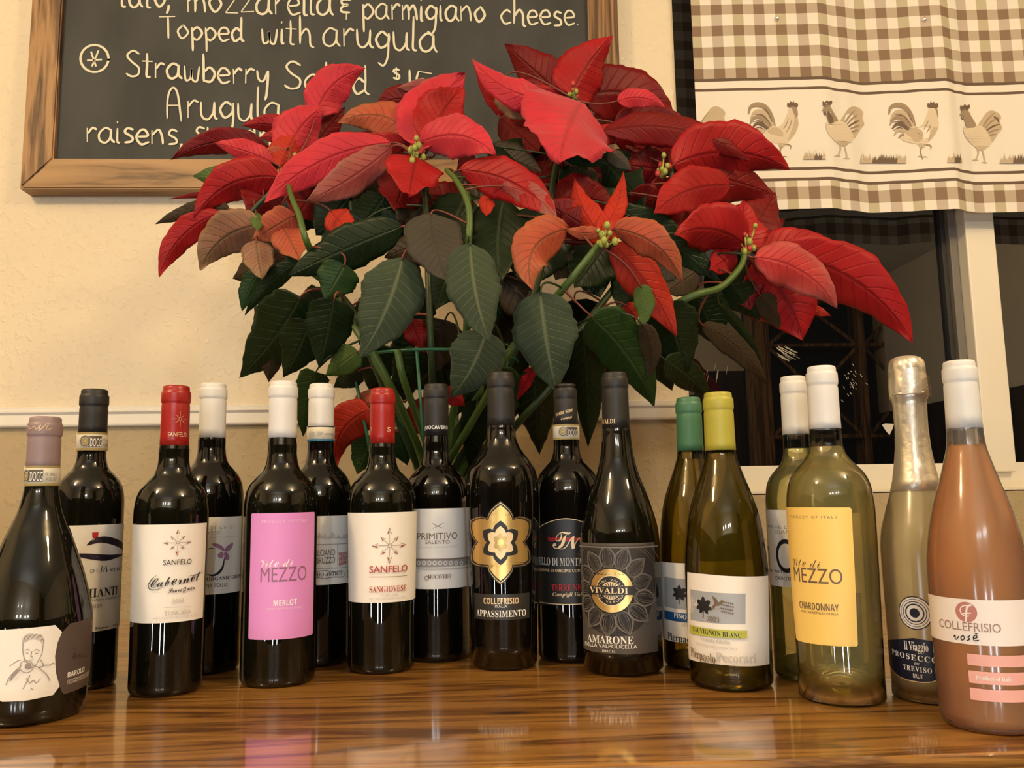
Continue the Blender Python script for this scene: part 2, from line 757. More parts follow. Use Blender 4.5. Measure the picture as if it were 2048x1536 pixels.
def thin_glass(name, tint, rough=0.0, haze=0.0, hazecol=(0.8, 0.8, 0.8, 1)):
    m, nt, b = newmat(name)
    L = nt.links.new
    nt.nodes.remove(b)
    out = nt.nodes['Material Output']
    tr = nd(nt, 'ShaderNodeBsdfTransparent')
    tr.inputs['Color'].default_value = tint
    gl = nd(nt, 'ShaderNodeBsdfGlossy')
    gl.inputs['Roughness'].default_value = rough
    fr = nd(nt, 'ShaderNodeFresnel')
    fr.inputs['IOR'].default_value = 1.5
    mx = nd(nt, 'ShaderNodeMixShader')
    L(fr.outputs[0], mx.inputs[0])
    L(tr.outputs[0], mx.inputs[1])
    L(gl.outputs[0], mx.inputs[2])
    last = mx
    if haze > 0:
        df = nd(nt, 'ShaderNodeBsdfDiffuse')
        df.inputs['Color'].default_value = hazecol
        nz = nd(nt, 'ShaderNodeTexNoise')
        nz.inputs['Scale'].default_value = 30
        tc = nd(nt, 'ShaderNodeTexCoord')
        L(tc.outputs['Object'], nz.inputs['Vector'])
        mr = nd(nt, 'ShaderNodeMapRange')
        mr.inputs['To Min'].default_value = haze * 0.7
        mr.inputs['To Max'].default_value = haze * 1.3
        L(nz.outputs['Fac'], mr.inputs['Value'])
        m2 = nd(nt, 'ShaderNodeMixShader')
        L(mr.outputs[0], m2.inputs[0])
        L(mx.outputs[0], m2.inputs[1])
        L(df.outputs[0], m2.inputs[2])
        last = m2
    L(last.outputs[0], out.inputs['Surface'])
    return m


def wine_mat(name, col, rough=0.0, trans=1.0, ior=1.34):
    m, nt, b = newmat(name)
    b.inputs['Base Color'].default_value = col
    b.inputs['Roughness'].default_value = rough
    b.inputs['Transmission Weight'].default_value = trans
    b.inputs['IOR'].default_value = ior
    return m


RED_GLASS = dark_glass('dark_bottle_glass', (0.0045, 0.0042, 0.002, 1))
RED_GLASS2 = dark_glass('black_bottle_glass', (0.003, 0.0025, 0.0016, 1))
CLEAR = thin_glass('clear_glass', (0.97, 0.985, 0.95, 1))
OLIVE = thin_glass('olive_glass', (0.70, 0.66, 0.30, 1))
HAZY = thin_glass('misted_glass', (0.97, 0.97, 0.93, 1), 0.2, 0.12, (0.75, 0.72, 0.6, 1))
WINE_PALE = wine_mat('pale_white_wine', (1.0, 0.85, 0.38, 1), 0.0, 0.85)
WINE_GREEN = wine_mat('greenish_white_wine', (0.95, 0.92, 0.5, 1), 0.0, 0.90)
WINE_OLIVE = wine_mat('white_wine_in_olive_glass', (0.60, 0.47, 0.09, 1), 0.0, 0.86)
WINE_HAZE = wine_mat('sparkling_wine', (1.0, 0.86, 0.46, 1), 0.22, 0.66)
WINE_ROSE = wine_mat('rose_wine', (0.93, 0.43, 0.085, 1), 0.30, 0.66)

WHITE_CAP = flat('white_capsule', (0.70, 0.69, 0.67), 0.40)
RED_CAP = flat('red_capsule', (0.32, 0.012, 0.009), 0.32)
BLACK_CAP = flat('black_capsule', (0.013, 0.012, 0.011), 0.5)
MAUVE_CAP = flat('mauve_capsule', (0.27, 0.19, 0.19), 0.42)
GREEN_CAP = flat('green_capsule', (0.055, 0.17, 0.085), 0.42)
YELLOW_CAP = flat('yellow_green_capsule', (0.40, 0.36, 0.045), 0.42)
CREAM = flat('cream_paper', (0.84, 0.79, 0.70), 0.6)
OFFWHITE = flat('off_white_paper', (0.80, 0.78, 0.74), 0.55)
PAPER_SHADE = flat('pale_grey_paper', (0.62, 0.62, 0.60), 0.55)
BACKP, nt, bs = newmat('back_label_paper')
bs.inputs['Base Color'].default_value = (0.84, 0.79, 0.68, 1)
bs.inputs['Roughness'].default_value = 0.7
trl = nd(nt, 'ShaderNodeBsdfTranslucent')
trl.inputs['Color'].default_value = (0.84, 0.79, 0.68, 1)
mxs = nd(nt, 'ShaderNodeMixShader')
mxs.inputs[0].default_value = 0.7
nt.links.new(bs.outputs[0], mxs.inputs[1])
nt.links.new(trl.outputs[0], mxs.inputs[2])
nt.links.new(mxs.outputs[0], nt.nodes['Material Output'].inputs['Surface'])
PINK = flat('pink_paper', (0.70, 0.27, 0.62), 0.5)
YELLOW = flat('yellow_paper', (0.92, 0.63, 0.16), 0.5)
BLACKP = flat('black_paper', (0.014, 0.013, 0.012), 0.45)
NAVY = flat('navy_paper', (0.006, 0.009, 0.03), 0.4)
BROWNP = flat('brown_paper', (0.085, 0.06, 0.05), 0.6)
TAUPE = flat('taupe_paper', (0.10, 0.088, 0.074), 0.55)
TAUPE_D = flat('dark_taupe_print', (0.035, 0.030, 0.026), 0.6)
TAUPE_L = flat('light_taupe_print', (0.17, 0.15, 0.13), 0.5)
GOLD = flat('gold_foil', (0.72, 0.47, 0.15), 0.34, 0.75)
GOLD_D = flat('dark_gold_foil', (0.50, 0.33, 0.12), 0.36, 0.7)
GOLD_L = flat('pale_gold_print', (0.80, 0.62, 0.36), 0.4, 0.2)
INK = flat('black_ink', (0.012, 0.012, 0.014), 0.5)
INK_B = flat('violet_black_ink', (0.016, 0.010, 0.025), 0.5)
INK_G = flat('grey_ink', (0.30, 0.29, 0.28), 0.6)
INK_L = flat('pale_grey_ink', (0.52, 0.50, 0.47), 0.6)
INK_R = flat('brick_red_ink', (0.40, 0.045, 0.035), 0.5)
INK_RED = flat('red_ink', (0.45, 0.01, 0.02), 0.5)
INK_W = flat('white_ink', (0.85, 0.84, 0.80), 0.5)
INK_PW = flat('pale_pink_ink', (0.88, 0.58, 0.72), 0.5)
INK_M = flat('mauve_ink', (0.28, 0.12, 0.20), 0.45)
INK_MV = flat('violet_ink', (0.36, 0.19, 0.32), 0.5)
INK_BR = flat('brown_ink', (0.16, 0.10, 0.06), 0.5)
BLUE = flat('blue_ink', (0.012, 0.085, 0.26), 0.5)
TEAL = flat('teal_ink', (0.02, 0.16, 0.28), 0.5)
LIME = flat('lime_ink', (0.46, 0.47, 0.06), 0.5)
SILVERG = flat('silver_grey_print', (0.36, 0.38, 0.40), 0.45)
SALMON = flat('salmon_pink_bar', (0.82, 0.42, 0.36), 0.5)
BAND = flat('cream_neck_band', (0.62, 0.58, 0.47), 0.55)
BAND_G = flat('band_olive_gold', (0.34, 0.26, 0.09), 0.5)
BAND_BR = flat('band_brown', (0.11, 0.085, 0.05), 0.5)


def docg(b, y0, y1, hw, xs):
    """guarantee seal round the neck; xs = pixel columns of seal centre, text start, text end, code start, code end"""
    b.band(y0, y1, hw, BAND, label='cream guarantee band round the neck')
    d = Decal(Neck(b, hw * b.k + 0.0007), hw * b.k + 0.0007)
    sp = (-1.25 * d.R, 1.25 * d.R)
    zt, zb = d.uv((xs[1] + xs[2]) / 2, y0).y, d.uv((xs[1] + xs[2]) / 2, y1).y
    zt, zb = b.zof(y0), b.zof(y1)
    h = zt - zb
    d.rect_uv(sp[0], sp[1], zt - h * 0.12, zt, BAND_G)
    d.rect_uv(sp[0], sp[1], zb, zb + h * 0.12, BAND_G)
    ym = (y0 + y1) / 2
    c = d.uv(xs[0], ym)
    c.y = (zt + zb) / 2
    a, e = d.uv(xs[1] - 4, ym).x, d.uv(xs[2], ym).x
    d.rect_uv(a, e, zb + h * 0.2, zt - h * 0.2, BAND_BR)
    d.ring_uv(c, h * 0.22, h * 0.27, BAND_BR)
    d.ring_uv(c, h * 0.05, h * 0.18, BAND_G)
    d.ring_uv(c, h * 0.30, h * 0.33, INK_G)
    hy = (y1 - y0)
    yb = ym + hy * 0.24
    d.text('DOCG', xs[1], xs[2] - 1, yb, hy * 0.46, INK_W)
    if len(xs) > 4:
        for r in range(2):
            d.text('IT 0462' if r == 0 else 'A20 87', xs[3], xs[4], ym + hy * (0.0 + 0.24 * r), hy * 0.17, INK_G)
    d.build('seal_print', b.root.children[-1] if False else [o for o in b.root.children if o.name.startswith('neck_band')][-1], off=0.0001)


def compass(d, cx, cy, r):
    c = d.uv(cx, cy)
    k = r * d.px()
    for j in range(8):
        a = math.radians(90 + 45 * j)
        R = k if j % 2 == 0 else k * 0.70
        ln, wd = (k * 0.36, k * 0.125) if j % 2 == 0 else (k * 0.28, k * 0.105)
        u, v = Vector((math.cos(a), math.sin(a))), Vector((-math.sin(a), math.cos(a)))
        d.stroke_uv([c + u * k * 0.10, c + u * (R - ln)], k * 0.022, INK_BR)
        tip, bl, br, ct = c + u * R, c + u * (R - ln) + v * wd, c + u * (R - ln) - v * wd, c + u * (R - ln * 0.72)
        d.poly_uv([tip, bl, ct], INK_R if j < 4 else CREAM)
        d.poly_uv([tip, ct, br], CREAM if j < 4 else INK_R)
        d.stroke_uv([tip, bl, ct, br, tip], k * 0.022, INK_BR)
    for q in range(4):
        a0, a1 = math.radians(45 + 90 * q), math.radians(135 + 90 * q)
        d.stroke_uv([c + Vector((math.cos(a0), math.sin(a0))) * k * .12, c + Vector((math.cos(a1), math.sin(a1))) * k * .12], k * 0.02, INK_BR)


def small_print(d, s, x0, x1, yb, cap, mat):
    d.text(s, x0, x1, yb, cap, mat)


def vine_leaf(d, cx, cy, r, mat):
    c = d.uv(cx, cy)
    k = r * d.px()
    pts = []
    tips = [(90, 1.05), (78, .86), (66, .62), (52, .86), (38, 1.0), (24, .86), (12, .62), (-4, .88), (-18, .98), (-34, .62), (-52, .86), (-70, .72), (-84, .42), (-90, .25), (-96, .42), (-110, .72), (-128, .86), (-146, .62), (-162, .98), (-176, .88), (168, .62), (156, .86), (142, 1.0), (128, .86), (114, .62), (102, .86)]
    for a, q in tips:
        pts.append((c.x + k * q * math.cos(math.radians(a)), c.y + k * q * math.sin(math.radians(a))))
    d.poly_uv(pts, mat)
    d.stroke_uv([(c.x, c.y - k * .2), (c.x - k * .1, c.y - k * 1.15)], k * 0.1, mat)


# ------------------------------------------------------------------ the seventeen bottles
# 1 slope-shouldered bottle at the far left
b = Bottle('dark red wine bottle with mauve cap and portrait-sketch label, at the far left', 86, 834, 1457, 121, xb=56)
b.profile([(834, 34), (940, 35), (972, 36), (1010, 43), (1040, 54), (1070, 68), (1100, 80), (1150, 99), (1200, 113), (1240, 121), (1400, 117)], 112)
b.finish_profile()
b.glass(RED_GLASS)
b.capsule(MAUVE_CAP, 36, 36, 942)
docg(b, 932, 972, 36, (52, 60, 86, 90, 112))
d = Decal(Neck(b, b.capr), 36 * b.k)
d.stroke([(52, 858), (58, 853), (63, 858), (70, 853), (74, 859), (82, 850), (78, 862), (88, 853), (97, 847), (92, 860), (104, 856)], 1.3, GOLD_L)
d.build('cap_script', [o for o in b.root.children if o.name.startswith('capsule')][0], off=0.0006)
d = Decal(b, b.R)
d.poly([(-14, 1268), (-4, 1260), (30, 1258), (110, 1250), (124, 1264), (115, 1285), (110, 1312), (112, 1345), (120, 1373), (107, 1390), (50, 1402), (2, 1404), (-14, 1394)], CREAM)
SK = flat('sketch_grey', (0.30, 0.27, 0.24), 0.7)
SKL = flat('sketch_pale', (0.60, 0.55, 0.48), 0.7)
d.poly([(44, 1290), (44, 1278), (52, 1269), (64, 1266), (72, 1270), (82, 1268), (87, 1278), (86, 1292), (80, 1283), (70, 1279), (58, 1280), (50, 1284)], SKL, 3)
for s in ([(46, 1288), (50, 1275), (58, 1270)], [(52, 1284), (58, 1274), (66, 1268)], [(62, 1278), (70, 1270), (76, 1268)], [(72, 1279), (79, 1271), (84, 1274)], [(80, 1282), (86, 1278), (88, 1290)]):
    d.stroke(s, 2.2, SK, taper=True)
for s in ([(46, 1288), (46, 1305), (50, 1320), (58, 1330)], [(86, 1290), (84, 1306), (77, 1320), (70, 1332), (62, 1336)], [(50, 1301), (55, 1299), (60, 1301)], [(68, 1301), (73, 1299), (79, 1302)],
          [(52, 1306), (57, 1306)], [(70, 1306), (76, 1307)], [(64, 1302), (62, 1312), (66, 1314)], [(60, 1320), (66, 1319)], [(80, 1318), (86, 1330), (76, 1336)],
          [(44, 1330), (30, 1342), (18, 1356), (12, 1370)], [(40, 1338), (28, 1350), (22, 1362)], [(78, 1336), (92, 1348), (100, 1362)], [(60, 1350), (52, 1366), (46, 1378)], [(52, 1356), (60, 1366), (66, 1360), (72, 1366), (80, 1358)],
          [(62, 1376), (66, 1380)], [(66, 1330), (78, 1334), (90, 1330), (98, 1330), (104, 1326), (110, 1328)], [(20, 1332), (34, 1322), (42, 1320)]):
    d.stroke(s, 1.3, SK)
d.stroke([(40, 1340), (42, 1326), (52, 1321), (63, 1325), (66, 1336), (58, 1344), (47, 1344), (40, 1338)], 1.2, SK)
d.poly([(50, 1330), (58, 1324), (62, 1330), (60, 1338), (52, 1337)], SK, 2)
d.poly([(26, 1346), (34, 1338), (40, 1340), (28, 1354), (18, 1362)], SK)
d.build('front_label', b.root)['label'] = 'white label with a grey portrait sketch'
d = Decal(b, b.R)
d.poly([(125, 1264), (140, 1247), (178, 1236), (183, 1240), (183, 1300), (181, 1360), (168, 1374), (128, 1389), (120, 1373), (112, 1345), (110, 1312), (115, 1285)], BROWNP)
d.text('BAROLO', 136, 169, 1351, 9.5, INK_W, 'B', slope=0.05)
d.text('DENOMINAZIONE DI ORIGINE', 136, 179, 1358, 3.6, CREAM, slope=0.05)
d.text('CONTROLLATA E GARANTITA', 136, 179, 1363, 3.6, CREAM, slope=0.05)
d.stroke([(144, 1318), (150, 1306), (150, 1318), (158, 1309), (160, 1316), (166, 1308), (170, 1314), (180, 1304)], 1.2, INK)
d.stroke([(146, 1298), (150, 1296)], 1.2, INK)
d.build('side_label', b.root)['label'] = 'brown label with white capitals'

# 2
b = Bottle('dark wine bottle with black cap and navy swoosh label, behind the portrait-label bottle', 189, 779, 1385, 73)
bordeaux(b, 30, 905, 1008, 73)
b.glass(RED_GLASS)
b.capsule(BLACK_CAP, 30, 30.5, 868)
docg(b, 866, 902, 31, (170, 180, 203, 205, 216))
d = Decal(b, b.R)
d.rect(128, 259, 1050, 1263, OFFWHITE, xm=190)
d.poly([(184, 1065), (197, 1064), (196, 1076), (185, 1077)], INK_RED)
c2 = lambda L: [(x / 3.267, y / 3.267 + 1010) for x, y in L]
d.poly(c2([(565, 265), (610, 222), (680, 205), (760, 222), (812, 262), (818, 302), (770, 275), (700, 252), (640, 248)]), INK_B, 3)
d.poly(c2([(500, 318), (600, 318), (720, 325), (812, 318), (760, 345), (690, 365), (600, 357), (520, 340)]), INK_B, 3)
d.poly(c2([(818, 300), (822, 250), (838, 205), (850, 195), (846, 260)]), INK_B, 2)
d.text('DI', 181, 194, 1145, 7, INK, spacing=1.5)
d.stroke([(201, 1144), (204, 1132), (206, 1143), (212, 1132), (213, 1144)], 2.4, INK, 0)
d.text('ONTE', 220, 251, 1141, 7, INK, spacing=1.5)
d.text('CHIANTI', 152, 233, 1194, 17, INK, 'b')
d.text('Denominazione di Origine Controllata e Garantita', 130, 246, 1202, 5, INK, 'i')
d.text('2020', 180, 203, 1216, 7.5, INK_G, 'n')
d.text('Firenze  -  Italia', 190, 234, 1256, 5, INK, 'b')
d.build('front_label', b.root)['label'] = 'white label with navy swooshes'

# 3
b = Bottle('dark wine bottle with red cap and cream compass label with black script', 340, 772, 1397, 77, xb=330)
bordeaux(b, 31.5, 912, 1030, 77, 74)
b.glass(RED_GLASS)
b.capsule(RED_CAP, 30, 30.5, 895)
d = Decal(Neck(b, b.capr), 30 * b.k)
d.text('SANFELO', 336, 372, 873, 9, GOLD_L)
compass_xy = d.uv(360, 838)
for j in range(8):
    a = math.radians(45 * j)
    u = Vector((math.cos(a), math.sin(a)))
    rr = 0.0062 if j % 2 == 0 else 0.0042
    d.stroke_uv([compass_xy + u * 0.001, compass_xy + u * rr], 0.00025, GOLD_L)
    d.stroke_uv([compass_xy + u * rr, compass_xy + u * (rr + 0.0018)], 0.001, GOLD_L, True)
d.build('cap_print', [o for o in b.root.children if o.name.startswith('capsule')][0], off=0.0003)
d = Decal(b, b.R)
d.rect(257, 410, 1049, 1246, CREAM, xm=333)
compass(d, 355, 1085, 25)
d.text('SANFELO', 327, 381, 1129, 10, INK)
cab = lambda L: [(x / 3.267, y / 3.267 + 1010) for x, y in L]
d.text('Cabernet', 300, 396, 1174, 19, INK, 'c', slope=0.10, bold=0.03)
d.stroke(cab([(1035, 455), (1000, 480), (975, 520), (985, 550), (1030, 552), (1070, 530)]), 1.6, INK, taper=True)
d.stroke(cab([(1225, 465), (1270, 455), (1310, 440), (1305, 420)]), 1.3, INK, taper=True)
d.text('Sauvignon', 336, 387, 1184, 9, INK, 'c', slope=0.06, bold=0.05)
d.text('2018', 344, 366, 1206, 8, INK_L, 'b')
d.text('TOSCANA', 328, 380, 1229, 8.5, INK_L, 'b')
d.text('INDICAZIONE GEOGRAFICA TIPICA', 307, 396, 1236, 3.5, INK_L)
d.stroke([(328, 1215), (380, 1212)], 0.7, INK_L)
d.build('front_label', b.root)['label'] = 'cream label with red compass and script'

# 4
b = Bottle('dark wine bottle with white cap and butterfly label, standing behind the other bottles', 427, 767, 1352, 69)
bordeaux(b, 28.5, 893, 1000, 69)
b.glass(RED_GLASS2)
b.capsule(WHITE_CAP, 28, 28, 876)
d = Decal(b, b.R)
d.rect(376, 481, 1034, 1188, OFFWHITE, xm=435)
d.text('TERRE DI CHIETI', 376, 472, 1059, 6, INK_G, spacing=1.3)
d.text('ROSSO', 402, 443, 1069, 7, INK_G, spacing=1.3)
d.text('Indicazione Geografica', 412, 470, 1075, 3, INK_L)
for L in ([(1460, 300), (1430, 285), (1395, 268), (1388, 250), (1430, 255), (1462, 282)], [(1462, 300), (1480, 270), (1520, 245), (1515, 275), (1490, 302)],
          [(1455, 305), (1430, 315), (1420, 335), (1445, 350), (1460, 330)], [(1465, 305), (1490, 320), (1495, 350), (1475, 362), (1464, 335)]):
    d.poly(c2(L), INK_MV, 2)
d.stroke(c2([(1465, 340), (1455, 400), (1430, 440), (1390, 460), (1350, 452)]), 5, INK_B, taper=True)
d.stroke(c2([(1355, 290), (1375, 283), (1400, 285)]), 1.5, INK_B)
d.text('ORGANIC GRAPES', 413, 482, 1159, 6.5, INK, 'b')
d.text('CANTINA TOLLO', 385, 453, 1175, 7, INK)
d.build('front_label', b.root)['label'] = 'white label with violet butterfly'

# 5
b = Bottle('dark wine bottle with white cap and tall pink label', 559, 763, 1378, 75, xb=555)
bordeaux(b, 30, 904, 1018, 75)
b.glass(RED_GLASS)
b.capsule(WHITE_CAP, 29.5, 29.5, 876)
d = Decal(b, b.R)
d.rect(500, 627, 1026, 1279, PINK, 0.002, xm=557)
d.text('PRODUCT OF ITALY', 524, 616, 1045, 5, INK_PW, spacing=1.5)
d.text('Vite di', 520, 586, 1134, 17, INK_W, 'c')
d.text('MEZZO', 521, 612, 1163, 28, INK_M)
d.text('MERLOT', 547, 593, 1211, 11, INK_W, 'B')
d.text("VINO VARIETALE D'ITALIA", 532, 604, 1219, 4, INK_PW)
d.build('front_label', b.root)['label'] = 'tall pink label'

# 6
b = Bottle('dark wine bottle with white cap and blue-edged neck band, behind the pink-label bottle', 643, 768, 1336, 66)
bordeaux(b, 27, 898, 1003, 66)
b.glass(RED_GLASS2)
b.capsule(WHITE_CAP, 26.5, 27, 858)
b.band(853, 884, 27.5, BAND, label='cream band edged with blue lines')
d = Decal(Neck(b, 27.5 * b.k + 0.0007), 27.5 * b.k + 0.0007)
z = b.zof
d.rect_uv(-1.3 * d.R, 1.3 * d.R, z(856), z(853.5), NAVY)
d.rect_uv(-1.3 * d.R, 1.3 * d.R, z(884), z(879.5), TEAL)
c = d.uv(623, 868)
d.ring_uv(c, 0.0038, 0.0041, INK_G, n=6)
d.text('DOC', 619, 629, 871, 7, INK_G)
d.text('EBP', 634, 645, 871, 8, INK_G)
d.text('AEBF0864', 648, 667, 870, 4, INK_G)
d.build('seal_print', [o for o in b.root.children if o.name.startswith('neck_band')][-1], off=0.0001)
d = Decal(b, b.R)
d.rect(592, 694, 1032, 1170, OFFWHITE, xm=645)
for q in range(16):
    x = 634 + q * 3.6
    h = random.uniform(3, 13)
    d.poly([(x, 1077), (x, 1077 - h), (x + 3.2, 1077 - h * random.uniform(.7, 1)), (x + 3.2, 1077)], INK_L)
d.stroke([(600, 1088), (694, 1087)], 0.8, INK_G)
d.stroke([(674, 1088), (674, 1134)], 0.8, INK_G)
d.stroke([(600, 1136), (694, 1134)], 0.8, INK_G)
d.text('MONTEPULCIANO', 594, 669, 1112, 12, INK_BR)
d.text("D'ABRUZZO", 617, 669, 1127, 12, INK_BR)
for q, s in enumerate(('NUOVO', 'ORIGIN', 'GRAPPA')):
    d.text(s, 676, 693, 1112 + q * 9, 7.5, INK_R, 'B')
d.text('FEUDO ANTICO', 615, 682, 1152, 6.5, INK, 'b')
d.stroke([(606, 1147), (634, 1143), (650, 1141), (664, 1143), (684, 1142), (685, 1153), (664, 1154), (650, 1157), (634, 1155), (606, 1158)], 0.9, INK)
d.build('front_label', b.root)['label'] = 'off-white label with grey skyline'

# 7
b = Bottle('dark wine bottle with red cap and cream label with red capitals', 765, 777, 1352, 70.5)
bordeaux(b, 27, 908, 1014, 70.5, 66)
b.glass(RED_GLASS)
b.capsule(RED_CAP, 26, 26, 890)
d = Decal(Neck(b, b.capr), 26 * b.k)
d.text('S', 774, 781, 863, 9, GOLD_L)
d.text('O', 740, 744, 861, 7, GOLD_L)
d.build('cap_print', [o for o in b.root.children if o.name.startswith('capsule')][0], off=0.0003)
d = Decal(b, b.R)
d.rect(695, 835, 1025, 1206, CREAM, xm=765)
compass(d, 779, 1091, 34)
d.text('SANFELO', 739, 813, 1145, 13, INK_R, bold=0.05)
d.stroke([(739, 1154), (813, 1151)], 0.8, INK_BR)
d.text('SANGIOVESE', 739, 812, 1184, 11.5, INK_R, 'b')
d.text('TOSCANA', 760, 797, 1193, 5.5, INK_L, 'b')
d.text('INDICAZIONE GEOGRAFICA TIPICA', 739, 812, 1199, 3.5, INK_L)
d.build('front_label', b.root)['label'] = 'cream label with red compass and capitals'

# 8
b = Bottle('dark wine bottle with black cap and pale label with crossed sabres', 872, 768, 1327, 64)
bordeaux(b, 25.5, 899, 1000, 64)
b.glass(RED_GLASS2)
b.capsule(BLACK_CAP, 25.5, 26, 872)
d = Decal(Neck(b, b.capr), 25 * b.k)
d.text('MOCAVERO', 852, 894, 858, 7, INK_W, 'B')
d.ring_uv(d.uv(852, 858), 0.0016, 0.002, INK_W)
d.build('cap_print', [o for o in b.root.children if o.name.startswith('capsule')][0], off=0.0003)
d = Decal(b, b.R)
d.rect(822, 938, 1017, 1178, OFFWHITE, xm=876)
d.stroke([(864, 1045), (872, 1051), (888, 1057)], 1.2, INK_BR, taper=True)
d.stroke([(888, 1045), (878, 1051), (864, 1058)], 1.2, INK_BR, taper=True)
d.text('PRIMITIVO', 835, 914, 1079, 13, INK_BR)
d.text('SALENTO', 851, 899, 1088, 7.5, INK_BR)
d.text('INDICAZIONE GEOGRAFICA PROTETTA', 838, 914, 1096, 3, INK_L)
d.rect(828, 936, 1117, 1134, INK_G, xm=876)
d.stroke([(828, 1118), (876, 1119), (936, 1115)], 1.5, INK_BR)
for q in range(9):
    x = 838 + q * 10.5
    d.ring_uv(d.uv(x, 1126), 0.0012, 0.0026, PAPER_SHADE, n=10)
d.stroke([(835, 1137), (876, 1138), (934, 1134)], 3.0, INK_L)
d.text('MOCAVERO', 856, 901, 1157, 8, INK_BR, 'b')
d.ring_uv(d.uv(854, 1156), 0.002, 0.0025, INK_BR)
d.build('front_label', b.root)['label'] = 'off-white label with crossed sabres'

# 9
b = Bottle('black wine bottle with large gold flower emblem above a black label', 1001, 745, 1346, 72)
b.profile([(745, 28), (855, 28.5), (872, 29.5), (890, 35), (906, 45), (920, 56), (938, 67), (962, 72), (990, 73.5), (1100, 71), (1320, 65)], 64)
b.finish_profile()
b.glass(RED_GLASS2)
b.capsule(BLACK_CAP, 27.5, 28.5, 852)
c6 = lambda L: [(x / 3.84 + 820, y / 3.84 + 980) for x, y in L]
half = [(0, -322), (35, -295), (70, -262), (92, -225), (102, -190), (140, -207), (190, -200), (235, -175), (240, -130), (232, -75), (212, -30), (190, -5), (212, 25), (232, 70), (240, 120), (236, 150), (200, 178), (150, 187), (102, 190), (95, 225), (70, 262), (35, 300), (0, 325)]
full = half + [(-x, y) for x, y in half[-2:0:-1]]
d = Decal(b, b.R)


def flower(k, mat, kx=1.0):
    d.poly(c6([(695 + x * k * kx, 405 + y * k) for x, y in full]), mat)


flower(1.0, BLACKP)
flower(0.965, GOLD)
flower(0.945, BLACKP)
flower(0.895, GOLD)
for a in range(6):
    aa = math.radians(90 + 60 * a)
flower(0.545, GOLD_L)
flower(0.53, BLACKP, 1.05)
flower(0.40, GOLD_L)
flower(0.24, GOLD_D, 0.9)
flower(0.10, GOLD)
d.build('emblem', b.root)['label'] = 'six-petalled gold flower emblem'
d = Decal(b, b.R)
d.rect(946, 1062, 1189, 1241, flat('charcoal_paper', (0.028, 0.025, 0.02), 0.45), xm=1003)
d.text('COLLEFRISIO', 965, 1039, 1209, 11.5, GOLD_L, 'B')
d.text('ITALIA', 989, 1015, 1216, 4.5, INK_W)
d.text('APPASSIMENTO', 950, 1055, 1235, 12.5, INK_W, 'b')
d.build('front_label', b.root)

# 10
b = Bottle('black wine bottle with monogram label and red script, behind the gold flower bottle', 1130, 768, 1328, 65)
bordeaux(b, 26, 890, 990, 65)
b.glass(RED_GLASS2)
b.capsule(BLACK_CAP, 23.5, 25, 852)
docg(b, 850, 880, 26, (1126, 1137, 1155))
d = Decal(Neck(b, b.capr), 25 * b.k)
d.text('TERRE NERE', 1112, 1146, 832, 6, GOLD_L, 'b', slope=0.25)
d.text('Campigli', 1122, 1144, 840, 4, GOLD_L, 'b', slope=0.2)
d.build('cap_print', [o for o in b.root.children if o.name.startswith('capsule')][0], off=0.0003)
d = Decal(b, b.R)
arch = [(1074, 1207), (1074, 1062), (1084, 1052), (1100, 1043), (1120, 1038), (1138, 1037), (1158, 1041), (1176, 1050), (1188, 1062), (1190, 1205), (1132, 1210)]
d.poly(arch, BLACKP)
d.stroke([(1074, 1066), (1078, 1056), (1096, 1045), (1118, 1038.5), (1138, 1037.5), (1160, 1042), (1180, 1054)], 1.6, GOLD_L)
d.stroke([(1080, 1204), (1100, 1207), (1132, 1209), (1180, 1206)], 1.6, GOLD_L)
for q in range(24):
    x = 1096 + q * 3
    d.stroke([(x, 1074), (x + 3, 1082), (x + 6, 1075)], 1.3, INK_RED)
d.text('T', 1107, 1142, 1097, 36, GOLD_L, 's')
d.text('N', 1118, 1160, 1098, 28, GOLD_L, 's')
d.text('BRUNELLO DI MONTALCINO', 1060, 1192, 1131, 15, INK_L, 'b')
d.text('DENOMINAZIONE DI ORIGINE CONTROLLATA', 1072, 1190, 1144, 5.5, GOLD_L, 'b')
d.text('TERRE NERE', 1105, 1176, 1181, 12, INK_RED, 'b')
d.text('Campigli Vallone', 1107, 1178, 1192, 7, GOLD_L, 'I')
d.build('front_label', b.root)['label'] = 'arched black label with monogram'

# 11
b = Bottle('dark slope-shouldered bottle with black cap and grey mandala label', 1232, 745, 1357, 80, xb=1248)
b.profile([(745, 28), (860, 29), (890, 31), (920, 35.5), (950, 43.5), (980, 55), (1010, 66), (1040, 74), (1065, 78.5), (1095, 80), (1330, 78)], 76)
b.finish_profile()
b.glass(RED_GLASS)
b.capsule(BLACK_CAP, 27, 28.5, 858)
d = Decal(Neck(b, b.capr), 28 * b.k)
d.text('VIVALDI', 1184, 1231, 848, 9, GOLD_L, 'b')
d.build('cap_print', [o for o in b.root.children if o.name.startswith('capsule')][0], off=0.0003)
d = Decal(b, b.R)
d.rect(1163, 1313, 1087, 1309, TAUPE, xm=1238)
cc = d.uv(1224, 1180)
k = d.px()
for (r0, aa0) in ((0, 0),):
    pts = []
    # dark round ground of the mandala, clipped by the label's top and sides
    zt = d.uv(1238, 1092).y
    sl, sr = d.uv(1168, 1190).x, d.uv(1310, 1190).x
    for q in range(72):
        a = 2 * PI * q / 72
        x, y = cc.x + 88 * k * math.cos(a), cc.y + 86 * k * math.sin(a)
        x2, y2 = cc.x + 110 * k * math.cos(a), cc.y + 130 * k * math.sin(a)
        if math.sin(a) > 0:
            x, y = x2, min(y2, zt)
        pts.append((min(max(x, sl), sr), min(y, zt)))
    d.poly_uv(pts, TAUPE_D)


